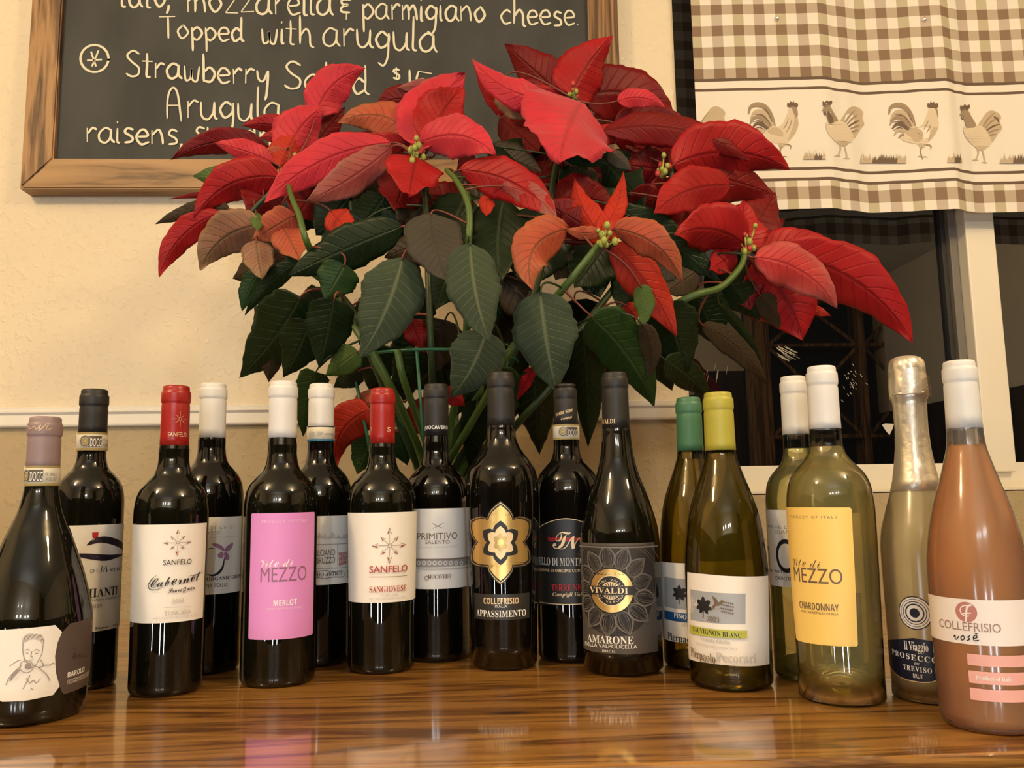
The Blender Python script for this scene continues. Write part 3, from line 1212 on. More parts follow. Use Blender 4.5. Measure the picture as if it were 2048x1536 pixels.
def clipst(q, wd, m):
    q = [p for p in q if sl < p[0] < sr and p[1] < zt]
    if len(q) > 1:
        d.stroke_uv(q, wd, m)


for j in range(13):
    a = 2 * PI * j / 13 + 0.24
    u, v = Vector((math.cos(a), math.sin(a))), Vector((-math.sin(a), math.cos(a)))
    for sc, m, wd in ((1.0, TAUPE_L, 2.2), (0.84, TAUPE, 1.3), (0.55, TAUPE_L, 0.9), (0.3, TAUPE, 0.8)):
        for sg in (1, -1):
            q = []
            for t in range(15):
                tt = t / 14
                r = 40 + 47 * (0.5 + (tt - 0.5) * (0.75 + 0.25 * sc)) if sc < 1 else 40 + 47 * tt
                wv = 15.5 * sc * math.sin(PI * tt ** 0.8) * sg
                q.append(cc + u * r * k + v * wv * k)
            clipst(q, wd * k, m)
for rr in (44, 92, 97, 108):
    q = [(cc.x + rr * k * math.cos(2 * PI * t / 90), cc.y + rr * k * math.sin(2 * PI * t / 90)) for t in range(91)]
    seg = []
    for p in q:
        if sl < p[0] < sr and p[1] < zt and not (rr > 45 and p[1] < cc.y - 60 * k):
            seg.append(p)
        else:
            if len(seg) > 1:
                d.stroke_uv(seg, 1.1 * k, TAUPE)
            seg = []
    if len(seg) > 1:
        d.stroke_uv(seg, 1.1 * k, TAUPE)
d.disc_uv(cc, 39.5 * k, BLACKP, sy=1.08)
d.disc_uv(cc, 37.5 * k, GOLD, sy=1.08)
d.ring_uv(cc, 25 * k, 26.3 * k, GOLD_L, sy=1.08)
d.disc_uv(cc, 25 * k, BLACKP, sy=1.08)
d.disc_uv(cc, 16.5 * k, GOLD_L)
for j in range(20):
    a = 2 * PI * j / 20
    d.stroke_uv([cc + Vector((math.cos(a), math.sin(a))) * 4 * k, cc + Vector((math.cos(a), math.sin(a))) * 15 * k], 1.2 * k, BLACKP)
vs, fs = None, None
for s, up in (('VINI VALLE', 1), ('DI VERONA', -1)):
    for j, ch in enumerate(s):
        if ch == ' ':
            continue
        a = math.radians(90 - (j - (len(s) - 1) / 2) * 14.5) if up > 0 else math.radians(-90 + (j - (len(s) - 1) / 2) * 16)
        tv, tf = text_geo(ch)
        wdt = max(p[0] for p in tv)
        e = Vector((math.sin(a), -math.cos(a))) * up
        n_ = Vector((math.cos(a), math.sin(a))) * up
        o_ = cc + Vector((math.cos(a), math.sin(a))) * (18.2 if up > 0 else 23.0) * k
        d.mesh([o_ + e * (p[0] - wdt / 2) * 4.6 * k + n_ * p[1] * 4.6 * k for p in tv], tf, GOLD_L)
d.rect_uv(cc.x - 40 * k, cc.x + 40 * k, cc.y - 7.5 * k, cc.y + 8 * k, BLACKP)
d.text('VIVALDI', 1190, 1254, 1185, 11, GOLD_L, 'b')
d.stroke([(1172, 1091), (1200, 1093), (1238, 1094), (1276, 1093), (1303, 1091)], 2.5, TAUPE_L)
d.text('AMARONE', 1186, 1264, 1285, 14, INK_W, 'b')
d.text('DELLA VALPOLICELLA', 1182, 1270, 1294, 7, INK_W)
d.text('D.O.C.G.', 1211, 1233, 1302, 4.5, INK_W, 'b')
d.build('front_label', b.root)['label'] = 'grey-brown label with mandala and gold ring'

# 12, 13 olive burgundy bottles
BURG = ((905, 31.5), (940, 41), (980, 56), (1020, 69), (1060, 76.5), (1100, 81), (1145, 84))


def olive_bottle(b, s, ytop, ycap, hw, capmat, wtop):
    pts = [(ytop, 31 * s), (ycap, 31.5 * s)] + [(ycap + (y - 901) * s, h * s) for y, h in BURG]
    b.profile(pts, 82 * s)
    b.finish_profile()
    b.glass(OLIVE)
    b.wine(WINE_OLIVE, b.zof(wtop))
    b.capsule(capmat, 30.5 * s, 32 * s, ycap)


b = Bottle('olive glass wine bottle with green cap, behind the yellow-capped bottle', 1380, 795, 1345, 72, xb=1400)
olive_bottle(b, 72 / 84, 795, 902, 72, GREEN_CAP, 918)
d = Decal(b, b.R)
d.rect(1326, 1462, 1127, 1288, CREAM, xm=1400)
d.quad([(1329, 1153), (1440, 1160), (1440, 1222), (1329, 1212)], SILVERG)
vine_leaf(d, 1359, 1188, 17, INK)
d.quad([(1329, 1220), (1440, 1228), (1440, 1247), (1329, 1237)], BLUE)
d.text('PINOT GRIGIO', 1348, 1428, 1238, 9, INK_W, 'b', slope=-0.06)
d.text('FRIULI', 1364, 1390, 1254, 7, INK_L, 'b')
d.text('Pierpaolo', 1336, 1395, 1283, 14, INK, 'b', slope=-0.05)
d.build('front_label', b.root)['label'] = 'cream label with blue stripe'
d = Decal(b, b.R)
s_0 = d.uv(1329, 1200).x
d.rect_uv(s_0 - 0.040 * (1 if d.uv(1400, 1200).x > s_0 else -1), s_0 - 0.0035 * (1 if d.uv(1400, 1200).x > s_0 else -1), d.uv(1400, 1288).y, d.uv(1400, 1127).y, CREAM)
d.build('back_label', b.root)

b = Bottle('olive glass wine bottle with yellow-green cap and cream vine leaf label', 1450, 785, 1387, 84, xb=1464)
olive_bottle(b, 1.0, 785, 901, 84, YELLOW_CAP, 906)
d = Decal(b, b.R)
d.poly([(1375, 1144), (1410, 1148), (1455, 1152), (1500, 1153), (1536, 1151), (1538, 1240), (1540, 1328), (1500, 1333), (1455, 1331), (1410, 1325), (1376, 1316), (1375, 1230)], CREAM)
d.quad([(1381, 1178), (1491, 1187), (1491, 1248), (1381, 1239)], SILVERG)
vine_leaf(d, 1407, 1213, 19, INK)
d.poly(c2([]) or [(1421, 1218), (1428, 1208), (1434, 1205), (1440, 1206), (1432, 1212), (1429, 1217)], INK_BR)
d.poly([(1430, 1209), (1424, 1191), (1433, 1197), (1437, 1206)], INK_BR)
d.poly([(1436, 1206), (1444, 1199), (1448, 1203), (1442, 1210), (1434, 1213)], INK_BR)
for q in range(24):
    gx, gy = q % 6, q // 6
    d.disc_uv(d.uv(1444 + gx * 4.2 - gy * 0.5 + (gy % 2) * 1.5, 1203 + gy * 6.5 + gx * 0.9), 0.0008, INK_BR, 8)
d.stroke([(1419, 1220), (1436, 1217), (1456, 1218)], 0.8, INK_BR)
d.text('2021', 1416, 1440, 1242, 9, INK_BR, 'b', slope=-0.06)
d.quad([(1382, 1249), (1493, 1261), (1493, 1276), (1382, 1265)], LIME)
d.text('SAUVIGNON BLANC', 1389, 1482, 1268, 9.5, INK, 'b', slope=-0.06)
d.text('Venezia Giulia', 1403, 1460, 1283, 7, INK_L, 'b', slope=-0.06)
d.text('INDICAZIONE GEOGRAFICA TIPICA', 1394, 1474, 1293, 4, INK_L, slope=-0.06)
d.text('Pierpaolo', 1385, 1432, 1317, 17, INK_BR, 'b', slope=-0.10)
d.text('Pecorari', 1433, 1511, 1324, 17, INK_L, 'b', slope=-0.03)
d.build('front_label', b.root)['label'] = 'cream label with vine leaf and lime stripe'

# 14
b = Bottle('clear white wine bottle with white cap, half hidden behind the yellow-label bottle', 1590, 753, 1368, 71, xb=1622)
bordeaux(b, 28, 893, 1003, 71)
b.glass(CLEAR, punt=0.022)
b.wine(WINE_GREEN, b.zof(897), 0.022)
b.capsule(WHITE_CAP, 27.5, 28.5, 869)
d = Decal(b, b.R)
d.rect(1535, 1660, 1020, 1176, OFFWHITE, xm=1600)
d.text('TERRE DI CHIETI', 1536, 1640, 1058, 6, INK_G)
d.text('BIANCO', 1552, 1610, 1068, 7, INK_G)
d.text('O', 1528, 1541, 1132, 42, INK)
d.ring_uv(d.uv(1572, 1112), 0.0085, 0.0115, INK, 40, 320, 30, 1.4)
d.text('MADE WITH ORGANIC', 1538, 1640, 1148, 6, INK)
d.text('CANTINA TOLLO', 1552, 1640, 1162, 7, INK)
d.build('front_label', b.root)

# 15
b = Bottle('clear white wine bottle with white cap and tall yellow label', 1643, 733, 1417, 90, xb=1686)
b.profile([(733, 32), (860, 33), (888, 34), (900, 37), (915, 44), (930, 58), (948, 74), (968, 83.5), (990, 88), (1020, 90), (1390, 86)], 85)
b.finish_profile()
b.glass(CLEAR, punt=0.026)
b.wine(WINE_PALE, b.zof(893), 0.026)
b.capsule(WHITE_CAP, 32, 33.5, 858)
d = Decal(b, b.R)
d.poly([(1571, 1018), (1573, 1014), (1635, 1015), (1699, 1015), (1703, 1018), (1710, 1150), (1717, 1290), (1714, 1294), (1650, 1291), (1594, 1281), (1590, 1277), (1580, 1150)], YELLOW)
d.text('PRODUCT OF ITALY', 1581, 1675, 1037, 5, INK_BR, spacing=1.5)
d.text('Vite di', 1586, 1641, 1134, 17, INK_BR, 'c')
d.text('MEZZO', 1589, 1686, 1167, 29, INK_BR)
d.text('CHARDONNAY', 1599, 1678, 1221, 13, INK_BR, 'B')
d.text("VINO VARIETALE D'ITALIA", 1602, 1677, 1229, 4.5, INK_BR)
d.build('front_label', b.root)['label'] = 'tall yellow label'
d = Decal(b, b.R)
zt, zb = d.uv(1665, 1030).y, d.uv(1665, 1200).y
d.rect_uv(b.R * PI - 0.045, b.R * PI + 0.030, zb, zt, BACKP)
d.build('back_label', b.root)

# 16 sparkling wine
b = Bottle('misted sparkling wine bottle with silver foil neck and navy label', 1822, 713, 1413, 83, xb=1866)
b.profile([(713, 30), (800, 33), (856, 33.5), (895, 36), (934, 42), (960, 47.5), (981, 53), (1000, 60), (1030, 70), (1060, 78.5), (1100, 83), (1390, 80)], 78)
b.finish_profile()
b.glass(HAZY, ztop=b.zof(770), punt=0.03)
b.wine(WINE_HAZE, b.zof(960), 0.03)
FOIL, nt, bs = newmat('silver_gold_foil')
bs.inputs['Base Color'].default_value = (0.80, 0.73, 0.60, 1)
bs.inputs['Metallic'].default_value = 0.8
bs.inputs['Roughness'].default_value = 0.33
tc_ = nd(nt, 'ShaderNodeTexCoord')
nz_ = nd(nt, 'ShaderNodeTexNoise')
nz_.inputs['Scale'].default_value = 130
bp_ = nd(nt, 'ShaderNodeBump')
bp_.inputs['Strength'].default_value = 0.25
bp_.inputs['Distance'].default_value = 0.002
nt.links.new(tc_.outputs['Object'], nz_.inputs['Vector'])
nt.links.new(nz_.outputs['Fac'], bp_.inputs['Height'])
nt.links.new(bp_.outputs['Normal'], bs.inputs['Normal'])
k = b.k
H = b.H
zz = b.zof
prof = [(0, H), (20 * k, H - 0.0003), (30 * k, H - 0.0018), (36 * k, H - 0.0045), (38.5 * k, H - 0.008), (39 * k, H - 0.012), (38.5 * k, zz(745)),
        (40 * k, zz(760)), (41 * k, zz(775)), (41 * k, zz(790)), (39.5 * k, zz(797)), (36.5 * k, zz(802)), (35.6 * k, zz(812)), (35.2 * k, zz(835)), (34.8 * k, zz(856)), (37 * k, zz(895)),
        (42.8 * k, zz(934)), (48 * k, zz(960)), (53.8 * k, zz(981)), (52.8 * k, zz(981) - 0.0003)]


def wob(u, z):
    f = min(1, max(0, (z - zz(812)) / (zz(790) - zz(812))))
    g = 0.0035 * math.sin(2 * PI * u * 6) + 0.004 * math.sin(2 * PI * u * 11 + z * 400)
    return 1 + f * (0.014 * math.sin(2 * PI * u * 7 + 1.0) + 0.012 * math.sin(2 * PI * u * 13 + z * 260)) * (1 if z < H - 0.003 else 0.5) + g


bm = bmesh.new()
add_lathe(bm, prof, 96, wob=wob)
fo = obj('foil', bm, FOIL, b.root)
fo['label'] = 'crinkled silver foil over cork and neck'
d = Decal(Neck(b, 41.5 * k), 41 * k)
d.poly([(1806, 738), (1834, 734), (1838, 760), (1843, 786), (1804, 788), (1806, 762)], FOIL)
for q in range(16):
    d.stroke([(1846, 756 + q * 2.6), (1858, 752 + q * 2.6)], 0.9, INK_BR, 0)
d.build('foil_tab', fo, off=0.0012)
bm = bmesh.new()
ang = [b.face - 0.9 + 1.8 * t / 20 for t in range(21)]
add_tube(bm, [(40.5 * k * math.cos(a), 40.5 * k * math.sin(a), zz(790) + 0.0006 * math.sin(9 * a)) for a in ang], 0.0013, 8)
obj('foil_fold', bm, FOIL, fo)
d = Decal(b, b.R)
c = d.uv(1829, 1226)
k2 = d.px()
d.disc_uv(c, 31.5 * k2, NAVY)
d.disc_uv(c, 29.5 * k2, OFFWHITE)
for r0, r1 in ((25.5, 26.5), (20.5, 22), (15, 17.5)):
    d.ring_uv(c, r0 * k2, r1 * k2, NAVY)
d.disc_uv(c, 9 * k2, NAVY)
d.build('emblem', b.root)['label'] = 'round bullseye emblem'
d = Decal(b, b.R)
d.poly([(1766, 1280), (1790, 1279), (1826, 1276), (1862, 1282), (1900, 1288), (1900, 1330), (1885, 1352), (1866, 1363), (1840, 1364), (1800, 1354), (1767, 1326)], NAVY)
d.stroke([(1767, 1327), (1800, 1355), (1840, 1365), (1866, 1364), (1884, 1354)], 1.2, GOLD_L)
d.text('Il Viaggio', 1808, 1857, 1302, 17, INK_W, 'b')
d.text('PROSECCO', 1784, 1876, 1318, 10.5, INK_W, 'b', spacing=1.2, slope=-0.05)
d.text('DOC', 1828, 1839, 1330, 4, INK_W, 'b')
d.text('TREVISO', 1806, 1864, 1343, 9.5, INK_W, 'b', spacing=1.2, slope=-0.03)
d.text('BRUT', 1826, 1846, 1357, 8, INK_W)
d.build('front_label', b.root)['label'] = 'navy pointed label'

# 17 rose
b = Bottle('misted rose wine bottle with white cap and pink bars, at the right edge', 1939, 722, 1474, 103, xb=1982)
b.profile([(722, 36), (858, 38.5), (890, 41), (920, 49), (960, 62), (1000, 76), (1040, 88), (1080, 96), (1130, 102), (1180, 103), (1420, 100)], 97)
b.finish_profile()
MIST = thin_glass('misted_rose_glass', (0.97, 0.95, 0.93, 1), 0.12, 0.08, (0.78, 0.66, 0.55, 1))
b.glass(MIST, punt=0.03)
b.wine(WINE_ROSE, b.zof(890), 0.03)
b.capsule(WHITE_CAP, 36.5, 38.5, 857)
d = Decal(b, b.R)
PINKW = flat('blush_white_paper', (0.86, 0.78, 0.72), 0.5)
zt, zb = d.uv(1965, 1200).y, d.uv(1965, 1291).y
d.rect_uv(-1.5 * d.R, 1.5 * d.R, zb, zt, PINKW)
c = d.uv(1932, 1224)
k2 = d.px()
ROSEP = flat('dusty_rose_print', (0.50, 0.20, 0.17), 0.5)
d.disc_uv(c, 19 * k2, ROSEP, sy=1.0)
d.ring_uv((c.x, c.y + 2 * k2), 9 * k2, 11 * k2, PINKW, 50, 300, 24)
d.stroke([(1943, 1210), (1936, 1212), (1933, 1222), (1932, 1246)], 3.4, PINKW)
d.stroke([(1925, 1227), (1942, 1226)], 2.4, PINKW)
d.text('COLLEFRISIO', 1881, 2002, 1262, 16, INK_BR if False else flat('copper_ink', (0.34, 0.20, 0.15), 0.5), slope=0.0)
d.stroke([(1908, 1273), (1911, 1270), (1911, 1277), (1914, 1278), (1918, 1272)], 1.8, INK)
d.stroke([(1922, 1274), (1927, 1271), (1929, 1277), (1924, 1280), (1922, 1274)], 1.8, INK)
d.stroke([(1941, 1271), (1936, 1274), (1940, 1278), (1934, 1281)], 1.8, INK)
d.stroke([(1947, 1277), (1954, 1275), (1952, 1270), (1947, 1274), (1949, 1281), (1958, 1280)], 1.8, INK)
d.stroke([(1949, 1266), (1955, 1268)], 1.8, INK)
d.build('front_label', b.root)['label'] = 'white band label with round red logo'
d = Decal(b, b.R)
s0, s1 = d.uv(1937, 1350).x, d.uv(2040, 1350).x
s1 = s0 + (0.075 if s1 > s0 else -0.075)
for ya, yb in ((1311, 1334), (1345, 1370), (1380, 1404)):
    d.rect_uv(min(s0, s1), max(s0, s1), d.uv(1985, yb).y, d.uv(1985, ya).y, SALMON)
d.text('Product of Italy', 1952, 2024, 1362, 8, INK_W, 'b')
d.build('side_label', b.root)['label'] = 'three salmon pink bars'


# ------------------------------------------------------------------ room shell
W = 1.55
GLY = W + 0.12
XL, XR, YB, ZF, ZC = -2.6, 2.9, -2.5, -0.90, 1.66
WALL_UP = wall_mat('cream_wall_paint', (0.77, 0.67, 0.49))
WALL_LO = wall_mat('tan_wall_paint', (0.48, 0.375, 0.215))
TRIMW = flat('white_trim_paint', (0.84, 0.80, 0.70), 0.35)
VINYL = flat('window_vinyl', (0.82, 0.76, 0.62), 0.4)
CEIL = flat('ceiling_paint', (0.90, 0.86, 0.76), 0.9)
x_op = at(1372, 560, W).x
z_sill = at(1700, 985, W).z
z_rail1 = at(600, 809, W).z
z_rail0 = at(600, 849, W).z
z_head = at(1700, -330, W).z
x_opr = 1.95
T = 0.16


def slab(bm, x0, x1, y0, y1, z0, z1, mi=0):
    add_box(bm, x0, x1, y0, y1, z0, z1, mi)


bm = bmesh.new()
slab(bm, XL, x_op - 0.018, W, W + T, z_rail0 + 0.01, ZC, 0)
slab(bm, x_op - 0.018, x_op, W + 0.018, W + T, z_rail0 + 0.01, z_head, 0)
# rounded corner bead
pts = [(x_op - 0.018 + 0.018 * math.sin(a), W + 0.018 - 0.018 * math.cos(a)) for a in [PI / 2 * t / 8 for t in range(9)]]
for zz0, zz1, mi in ((z_rail0 + 0.01, z_head, 0), (z_sill, z_rail0 + 0.01, 1)):
    va = [bm.verts.new((p[0], p[1], zz0)) for p in pts]
    vb = [bm.verts.new((p[0], p[1], zz1)) for p in pts]
    for i in range(8):
        f = bm.faces.new((va[i], va[i + 1], vb[i + 1], vb[i]))
        f.material_index = mi
        f.smooth = True
slab(bm, x_op - 0.018, x_op, W + 0.018, W + T, z_sill, z_rail0 + 0.01, 1)
slab(bm, XL, x_op - 0.018, W, W + T, ZF, z_rail0 + 0.01, 1)
slab(bm, x_op - 0.018, XR, W, W + T, ZF, z_sill - 0.002, 1)
slab(bm, x_op - 0.018, XR, W, W + T, z_head, ZC, 0)
slab(bm, x_opr, XR, W, W + T, z_sill, z_head, 0)
wb = struct(obj('wall_back', bm, [WALL_UP, WALL_LO]))
bm = bmesh.new()
slab(bm, XL - 0.1, XL, YB, W + T, 0.70, ZC, 0)
slab(bm, XL - 0.1, XL, YB, W + T, ZF, 0.70, 1)
REARLO = wood_mat('dark_wainscot', (0.012, 0.007, 0.003), (0.03, 0.016, 0.007), (0.05, 0.027, 0.012), 'Z')
struct(obj('wall_left', bm, [WALL_UP, REARLO]))
bm = bmesh.new()
slab(bm, XR, XR + 0.1, YB, W + T, 0.70, ZC, 0)
slab(bm, XR, XR + 0.1, YB, W + T, ZF, 0.70, 1)
struct(obj('wall_right', bm, [WALL_UP, REARLO]))
zr = at(1900, 852, 2 * GLY - YB).z
bm = bmesh.new()
xdk, xps = at(1385, 700, 2 * GLY - YB).x, at(1520, 700, 2 * GLY - YB).x
zr2 = at(1440, 742, 2 * GLY - YB).z
slab(bm, XL, xdk, YB - 0.1, YB, 0.85, ZC, 0)
slab(bm, XL, xdk, YB - 0.1, YB, ZF, 0.85, 1)
slab(bm, xdk, xps, YB - 0.1, YB, zr2, ZC, 0)
slab(bm, xdk, xps, YB - 0.1, YB, ZF, zr2, 1)
slab(bm, xps, XR, YB - 0.1, YB, zr, ZC, 0)
slab(bm, xps, XR, YB - 0.1, YB, ZF, zr, 1)
slab(bm, xps, XR, YB, YB + 0.02, zr - 0.02, zr + 0.025, 2)
struct(obj('wall_rear', bm, [WALL_UP, REARLO, TRIMW]))
bm = bmesh.new()
slab(bm, XL - 0.1, XR + 0.1, YB - 0.1, W + T, ZF - 0.05, ZF)
struct(obj('floor', bm, wood_mat('floor_boards', (0.02, 0.010, 0.004), (0.05, 0.025, 0.01), (0.08, 0.04, 0.016), 'X')))
bm = bmesh.new()
slab(bm, XL - 0.1, XR + 0.1, YB - 0.1, W + T, ZC, ZC + 0.05)
struct(obj('ceiling', bm, CEIL))

# chair rail
bm = bmesh.new()
h = z_rail1 - z_rail0
prof = [(0, 0), (0.010, 0.0), (0.013, 0.05), (0.014, 0.12), (0.013, 0.58), (0.016, 0.66), (0.018, 0.70), (0.018, 0.77), (0.011, 0.80), (0.012, 0.86), (0.013, 0.95), (0.010, 1.0), (0, 1.0)]
va = [bm.verts.new((XL, W - p[0], z_rail0 + p[1] * h)) for p in prof]
vb = [bm.verts.new((x_op - 0.006, W - p[0], z_rail0 + p[1] * h)) for p in prof]
for i in range(len(prof) - 1):
    bm.faces.new((va[i], vb[i], vb[i + 1], va[i + 1]))
bm.faces.new(vb[::-1])
bm.faces.new(va)
bmesh.ops.recalc_face_normals(bm, faces=bm.faces[:])
struct(obj('trim_1', bm, TRIMW))

# ------------------------------------------------------------------ window
win = thing('window_1', 'dark window pane in white vinyl frame under the rooster curtain', 'window', (x_op, GLY, z_sill))
win['kind'] = 'structure'
WM = Matrix.Translation((-x_op, -GLY, -z_sill))


def wobj(name, bm, m):
    bm.transform(WM)
    return obj(name, bm, m, win)


zf = at(1700, 929, W + 0.085).z
xm0, xm1 = at(1938, 600, W + 0.075).x, at(1997, 600, W + 0.075).x
bm = bmesh.new()
add_box(bm, x_op + 0.001, x_opr - 0.001, W + 0.085, W + T, z_sill + 0.001, zf, 0, 0.002)
add_box(bm, x_op + 0.001, x_op + 0.024, W + 0.115, W + T, zf - 0.01, z_head - 0.001, 0, 0.002)
add_box(bm, x_opr - 0.03, x_opr - 0.001, W + 0.085, W + T, zf - 0.01, z_head - 0.001, 0, 0.002)
add_box(bm, x_op + 0.001, x_opr - 0.001, W + 0.085, W + T, z_head - 0.04, z_head - 0.001, 0, 0.002)
wobj('window_frame', bm, VINYL)
bm = bmesh.new()
add_box(bm, x_op + 0.001, x_opr - 0.001, W + 0.003, W + 0.084, z_sill + 0.0, z_sill + 0.004, 0, 0.001)
wobj('window_sill', bm, VINYL)
zmul = at(1960, 944, W + 0.07).z
bm = bmesh.new()
add_box(bm, xm0, xm1, W + 0.066, W + 0.118, zmul, z_head - 0.041, 0, 0.003)
wobj('mullion', bm, VINYL)
bm = bmesh.new()
add_box(bm, xm0 - 0.018, xm0 - 0.0005, W + 0.095, W + 0.125, zf - 0.002, z_head - 0.041, 0, 0.002)
wobj('sash_edge', bm, flat('grey_sash', (0.16, 0.145, 0.12), 0.5))
bm = bmesh.new()
add_box(bm, xm0 - 0.028, xm0 - 0.0185, W + 0.108, W + 0.125, zf - 0.002, z_head - 0.041, 0, 0.001)
wobj('gasket', bm, flat('dark_gasket', (0.022, 0.02, 0.018), 0.6))
PANE = thin_glass('window_glass', (0.9, 0.93, 0.9, 1))
PANE.node_tree.nodes['Fresnel'].inputs['IOR'].default_value = 2.15
for xa, xb_ in ((x_op + 0.02, xm0 - 0.02), (xm1 - 0.01, x_opr - 0.02)):
    bm = bmesh.new()
    vs = [bm.verts.new(p) for p in ((xa, GLY, zf - 0.01), (xb_, GLY, zf - 0.01), (xb_, GLY, z_head - 0.03), (xa, GLY, z_head - 0.03))]
    bm.faces.new(vs)
    wobj('pane', bm, PANE)


def ribbon(bm, pts, wid, nrm, mi=0, taper=0.0):
    pts = [Vector(p) for p in pts]
    n = len(pts)
    prev = None
    for i, p in enumerate(pts):
        t = (pts[min(i + 1, n - 1)] - pts[max(i - 1, 0)])
        if t.length < 1e-9:
            continue
        s = t.normalized().cross(Vector(nrm)) * wid / 2
        if taper and (i < 2 or i > n - 3):
            s *= 1 - taper * (1 if i in (0, n - 1) else 0.3)
        cur = (bm.verts.new(p - s), bm.verts.new(p + s))
        if prev:
            f = bm.faces.new((prev[0], prev[1], cur[1], cur[0]))
            f.material_index = mi
        prev = cur


SCUFF = flat('paint_scuff', (0.62, 0.58, 0.48), 0.8)
bm = bmesh.new()
rs = random.Random(5)
for q in range(26):
    x, y = rs.uniform(1552, 1578), rs.uniform(690, 712)
    L = rs.uniform(10, 26)
    ribbon(bm, [at(x, y, GLY - 0.0008), at(x + L * .5, y + L * .32, GLY - 0.0008), at(x + L, y + L * .55, GLY - 0.0008)], rs.uniform(0.0007, 0.0018), (0, -1, 0), 0, 0.5)
for q in range(26):
    x, y = rs.gauss(1708, 12), rs.gauss(766, 16)
    ribbon(bm, [at(x, y, GLY - 0.0008), at(x + rs.uniform(1, 4), y + rs.uniform(1, 6), GLY - 0.0008)], rs.uniform(0.0006, 0.0014), (0, -1, 0))
for q in range(8):
    x, y = rs.gauss(1425, 12), rs.gauss(735, 6)
    ribbon(bm, [at(x, y, GLY - 0.0008), at(x - 3, y + rs.uniform(8, 25), GLY - 0.0008)], 0.0008, (0, -1, 0), 0, 0.5)
wobj('scuff_marks', bm, SCUFF)
bm = bmesh.new()
bm.faces.new([bm.verts.new(at(x, y, GLY - 0.001)) for x, y in ((1764, 850), (1770, 847), (1788, 848), (1785, 858), (1779, 870), (1772, 862))])
wobj('tape_scrap', bm, SCUFF)

# ------------------------------------------------------------------ wine rack across the room (seen only as a reflection in the pane)
RKY = YB + 0.03
VY = 2 * GLY - (RKY + 0.15)
rk = thing('wine_rack', 'dark wooden wine rack with crossed dividers reflected in the window', 'rack', (at(1690, 700, VY).x, RKY, ZF))
RW = wood_mat('rack_wood', (0.10, 0.05, 0.018), (0.26, 0.13, 0.045), (0.36, 0.19, 0.07), 'Z')
RD = flat('rack_dark_back', (0.012, 0.008, 0.005), 0.8)
RT = Matrix.Translation(-Vector(rk.location))


def robj(name, bm, m):
    bm.transform(RT)
    return obj(name, bm, m, rk)


px = lambda x: at(x, 700, VY).x
pz = lambda y: at(1690, y, VY).z
rx0, rx1 = px(1502), px(1900)
rzt = pz(545)
bm = bmesh.new()
add_box(bm, rx0, rx1, RKY - 0.02, RKY, ZF, rzt)
robj('back_panel', bm, RD)
for xa, xb_ in ((1502, 1540), (1718, 1732), (1880, 1900)):
    bm = bmesh.new()
    add_box(bm, px(xa), px(xb_), RKY, RKY + 0.15, ZF, rzt + 0.3 if xa == 1502 else rzt, 0, 0.004)
    robj('post', bm, RW)
for y in (545, 689, 872, 1060):
    bm = bmesh.new()
    z = pz(y)
    add_box(bm, px(1540), rx1, RKY + 0.001, RKY + 0.149, z - 0.012, z + 0.012, 0, 0.003)
    robj('shelf', bm, RW)
for (xa, xb_) in ((1541, 1717), (1733, 1879)):
    for (ya, yb_) in ((548, 686), (692, 869)):
        for fl in (0, 1):
            bm = bmesh.new()
            a = Vector((px(xa), RKY + 0.14 - fl * 0.02, pz(ya if fl else yb_)))
            c = Vector((px(xb_), RKY + 0.14 - fl * 0.02, pz(yb_ if fl else ya)))
            ribbon(bm, [a, c], 0.022, (0, 1, 0))
            r = bmesh.ops.extrude_face_region(bm, geom=bm.faces[:])
            bmesh.ops.translate(bm, vec=(0, -0.012, 0), verts=[v for v in r['geom'] if isinstance(v, bmesh.types.BMVert)])
            bmesh.ops.recalc_face_normals(bm, faces=bm.faces[:])
            robj('divider', bm, RW)

# ------------------------------------------------------------------ table
TABW = wood_mat('varnished_table_wood', (0.11, 0.042, 0.008), (0.265, 0.118, 0.022), (0.36, 0.175, 0.040), 'X', 1.6, 0.34, 1.0, (0.24, 0.45, 0.80), True, 13.0)
ty = at(1580, 1521, 0).y if False else (lambda d: EYE + d * (-EYE.z / d.z))(ray(1580, 1521)).y
tb = thing('table', 'glossy varnished wooden table holding the wine bottles and poinsettia', 'table', (0, (ty + 1.32) / 2, ZF))
TM = Matrix.Translation((0, -(ty + 1.32) / 2, -ZF))


def tobj(name, bm, m):
    bm.transform(TM)
    return obj(name, bm, m, tb)


bm = bmesh.new()
add_box(bm, -1.25, 1.25, ty, 1.32, -0.034, 0.0, 0, 0.004)
tobj('tabletop', bm, TABW)
bm = bmesh.new()
add_box(bm, -1.18, 1.18, ty + 0.035, 1.27, -0.12, -0.0345, 0, 0.002)
tobj('apron', bm, TABW)
LEGW = wood_mat('table_leg_wood', (0.10, 0.035, 0.008), (0.2, 0.08, 0.02), (0.3, 0.13, 0.04), 'Z')
for x in (-1.15, 1.15):
    for y in (ty + 0.07, 1.23):
        bm = bmesh.new()
        add_box(bm, x - 0.04, x + 0.04, y - 0.04, y + 0.04, ZF, -0.1205, 0, 0.004)
        tobj('leg', bm, LEGW)

# ------------------------------------------------------------------ chalkboard menu
BF = W - 0.042
bx0, bx1 = at(51, 190, BF).x, at(1237, 60, BF).x
bi0, bi1 = at(113, 190, BF).x, at(1177, 50, BF).x
bz0, bzi = at(300, 377, BF).z, at(300, 317, BF).z
bz1 = at(600, -420, BF).z
bzi1 = bz1 - (bzi - bz0)
bd = thing('chalkboard', 'black chalkboard menu in brown wood frame hanging behind the poinsettia', 'chalkboard', ((bx0 + bx1) / 2, W, bz0))
BM = Matrix.Translation(-Vector(bd.location))


def bobj(name, bm, m, parent=None, smooth=False):
    bm.transform(BM)
    return obj(name, bm, m, parent or bd)


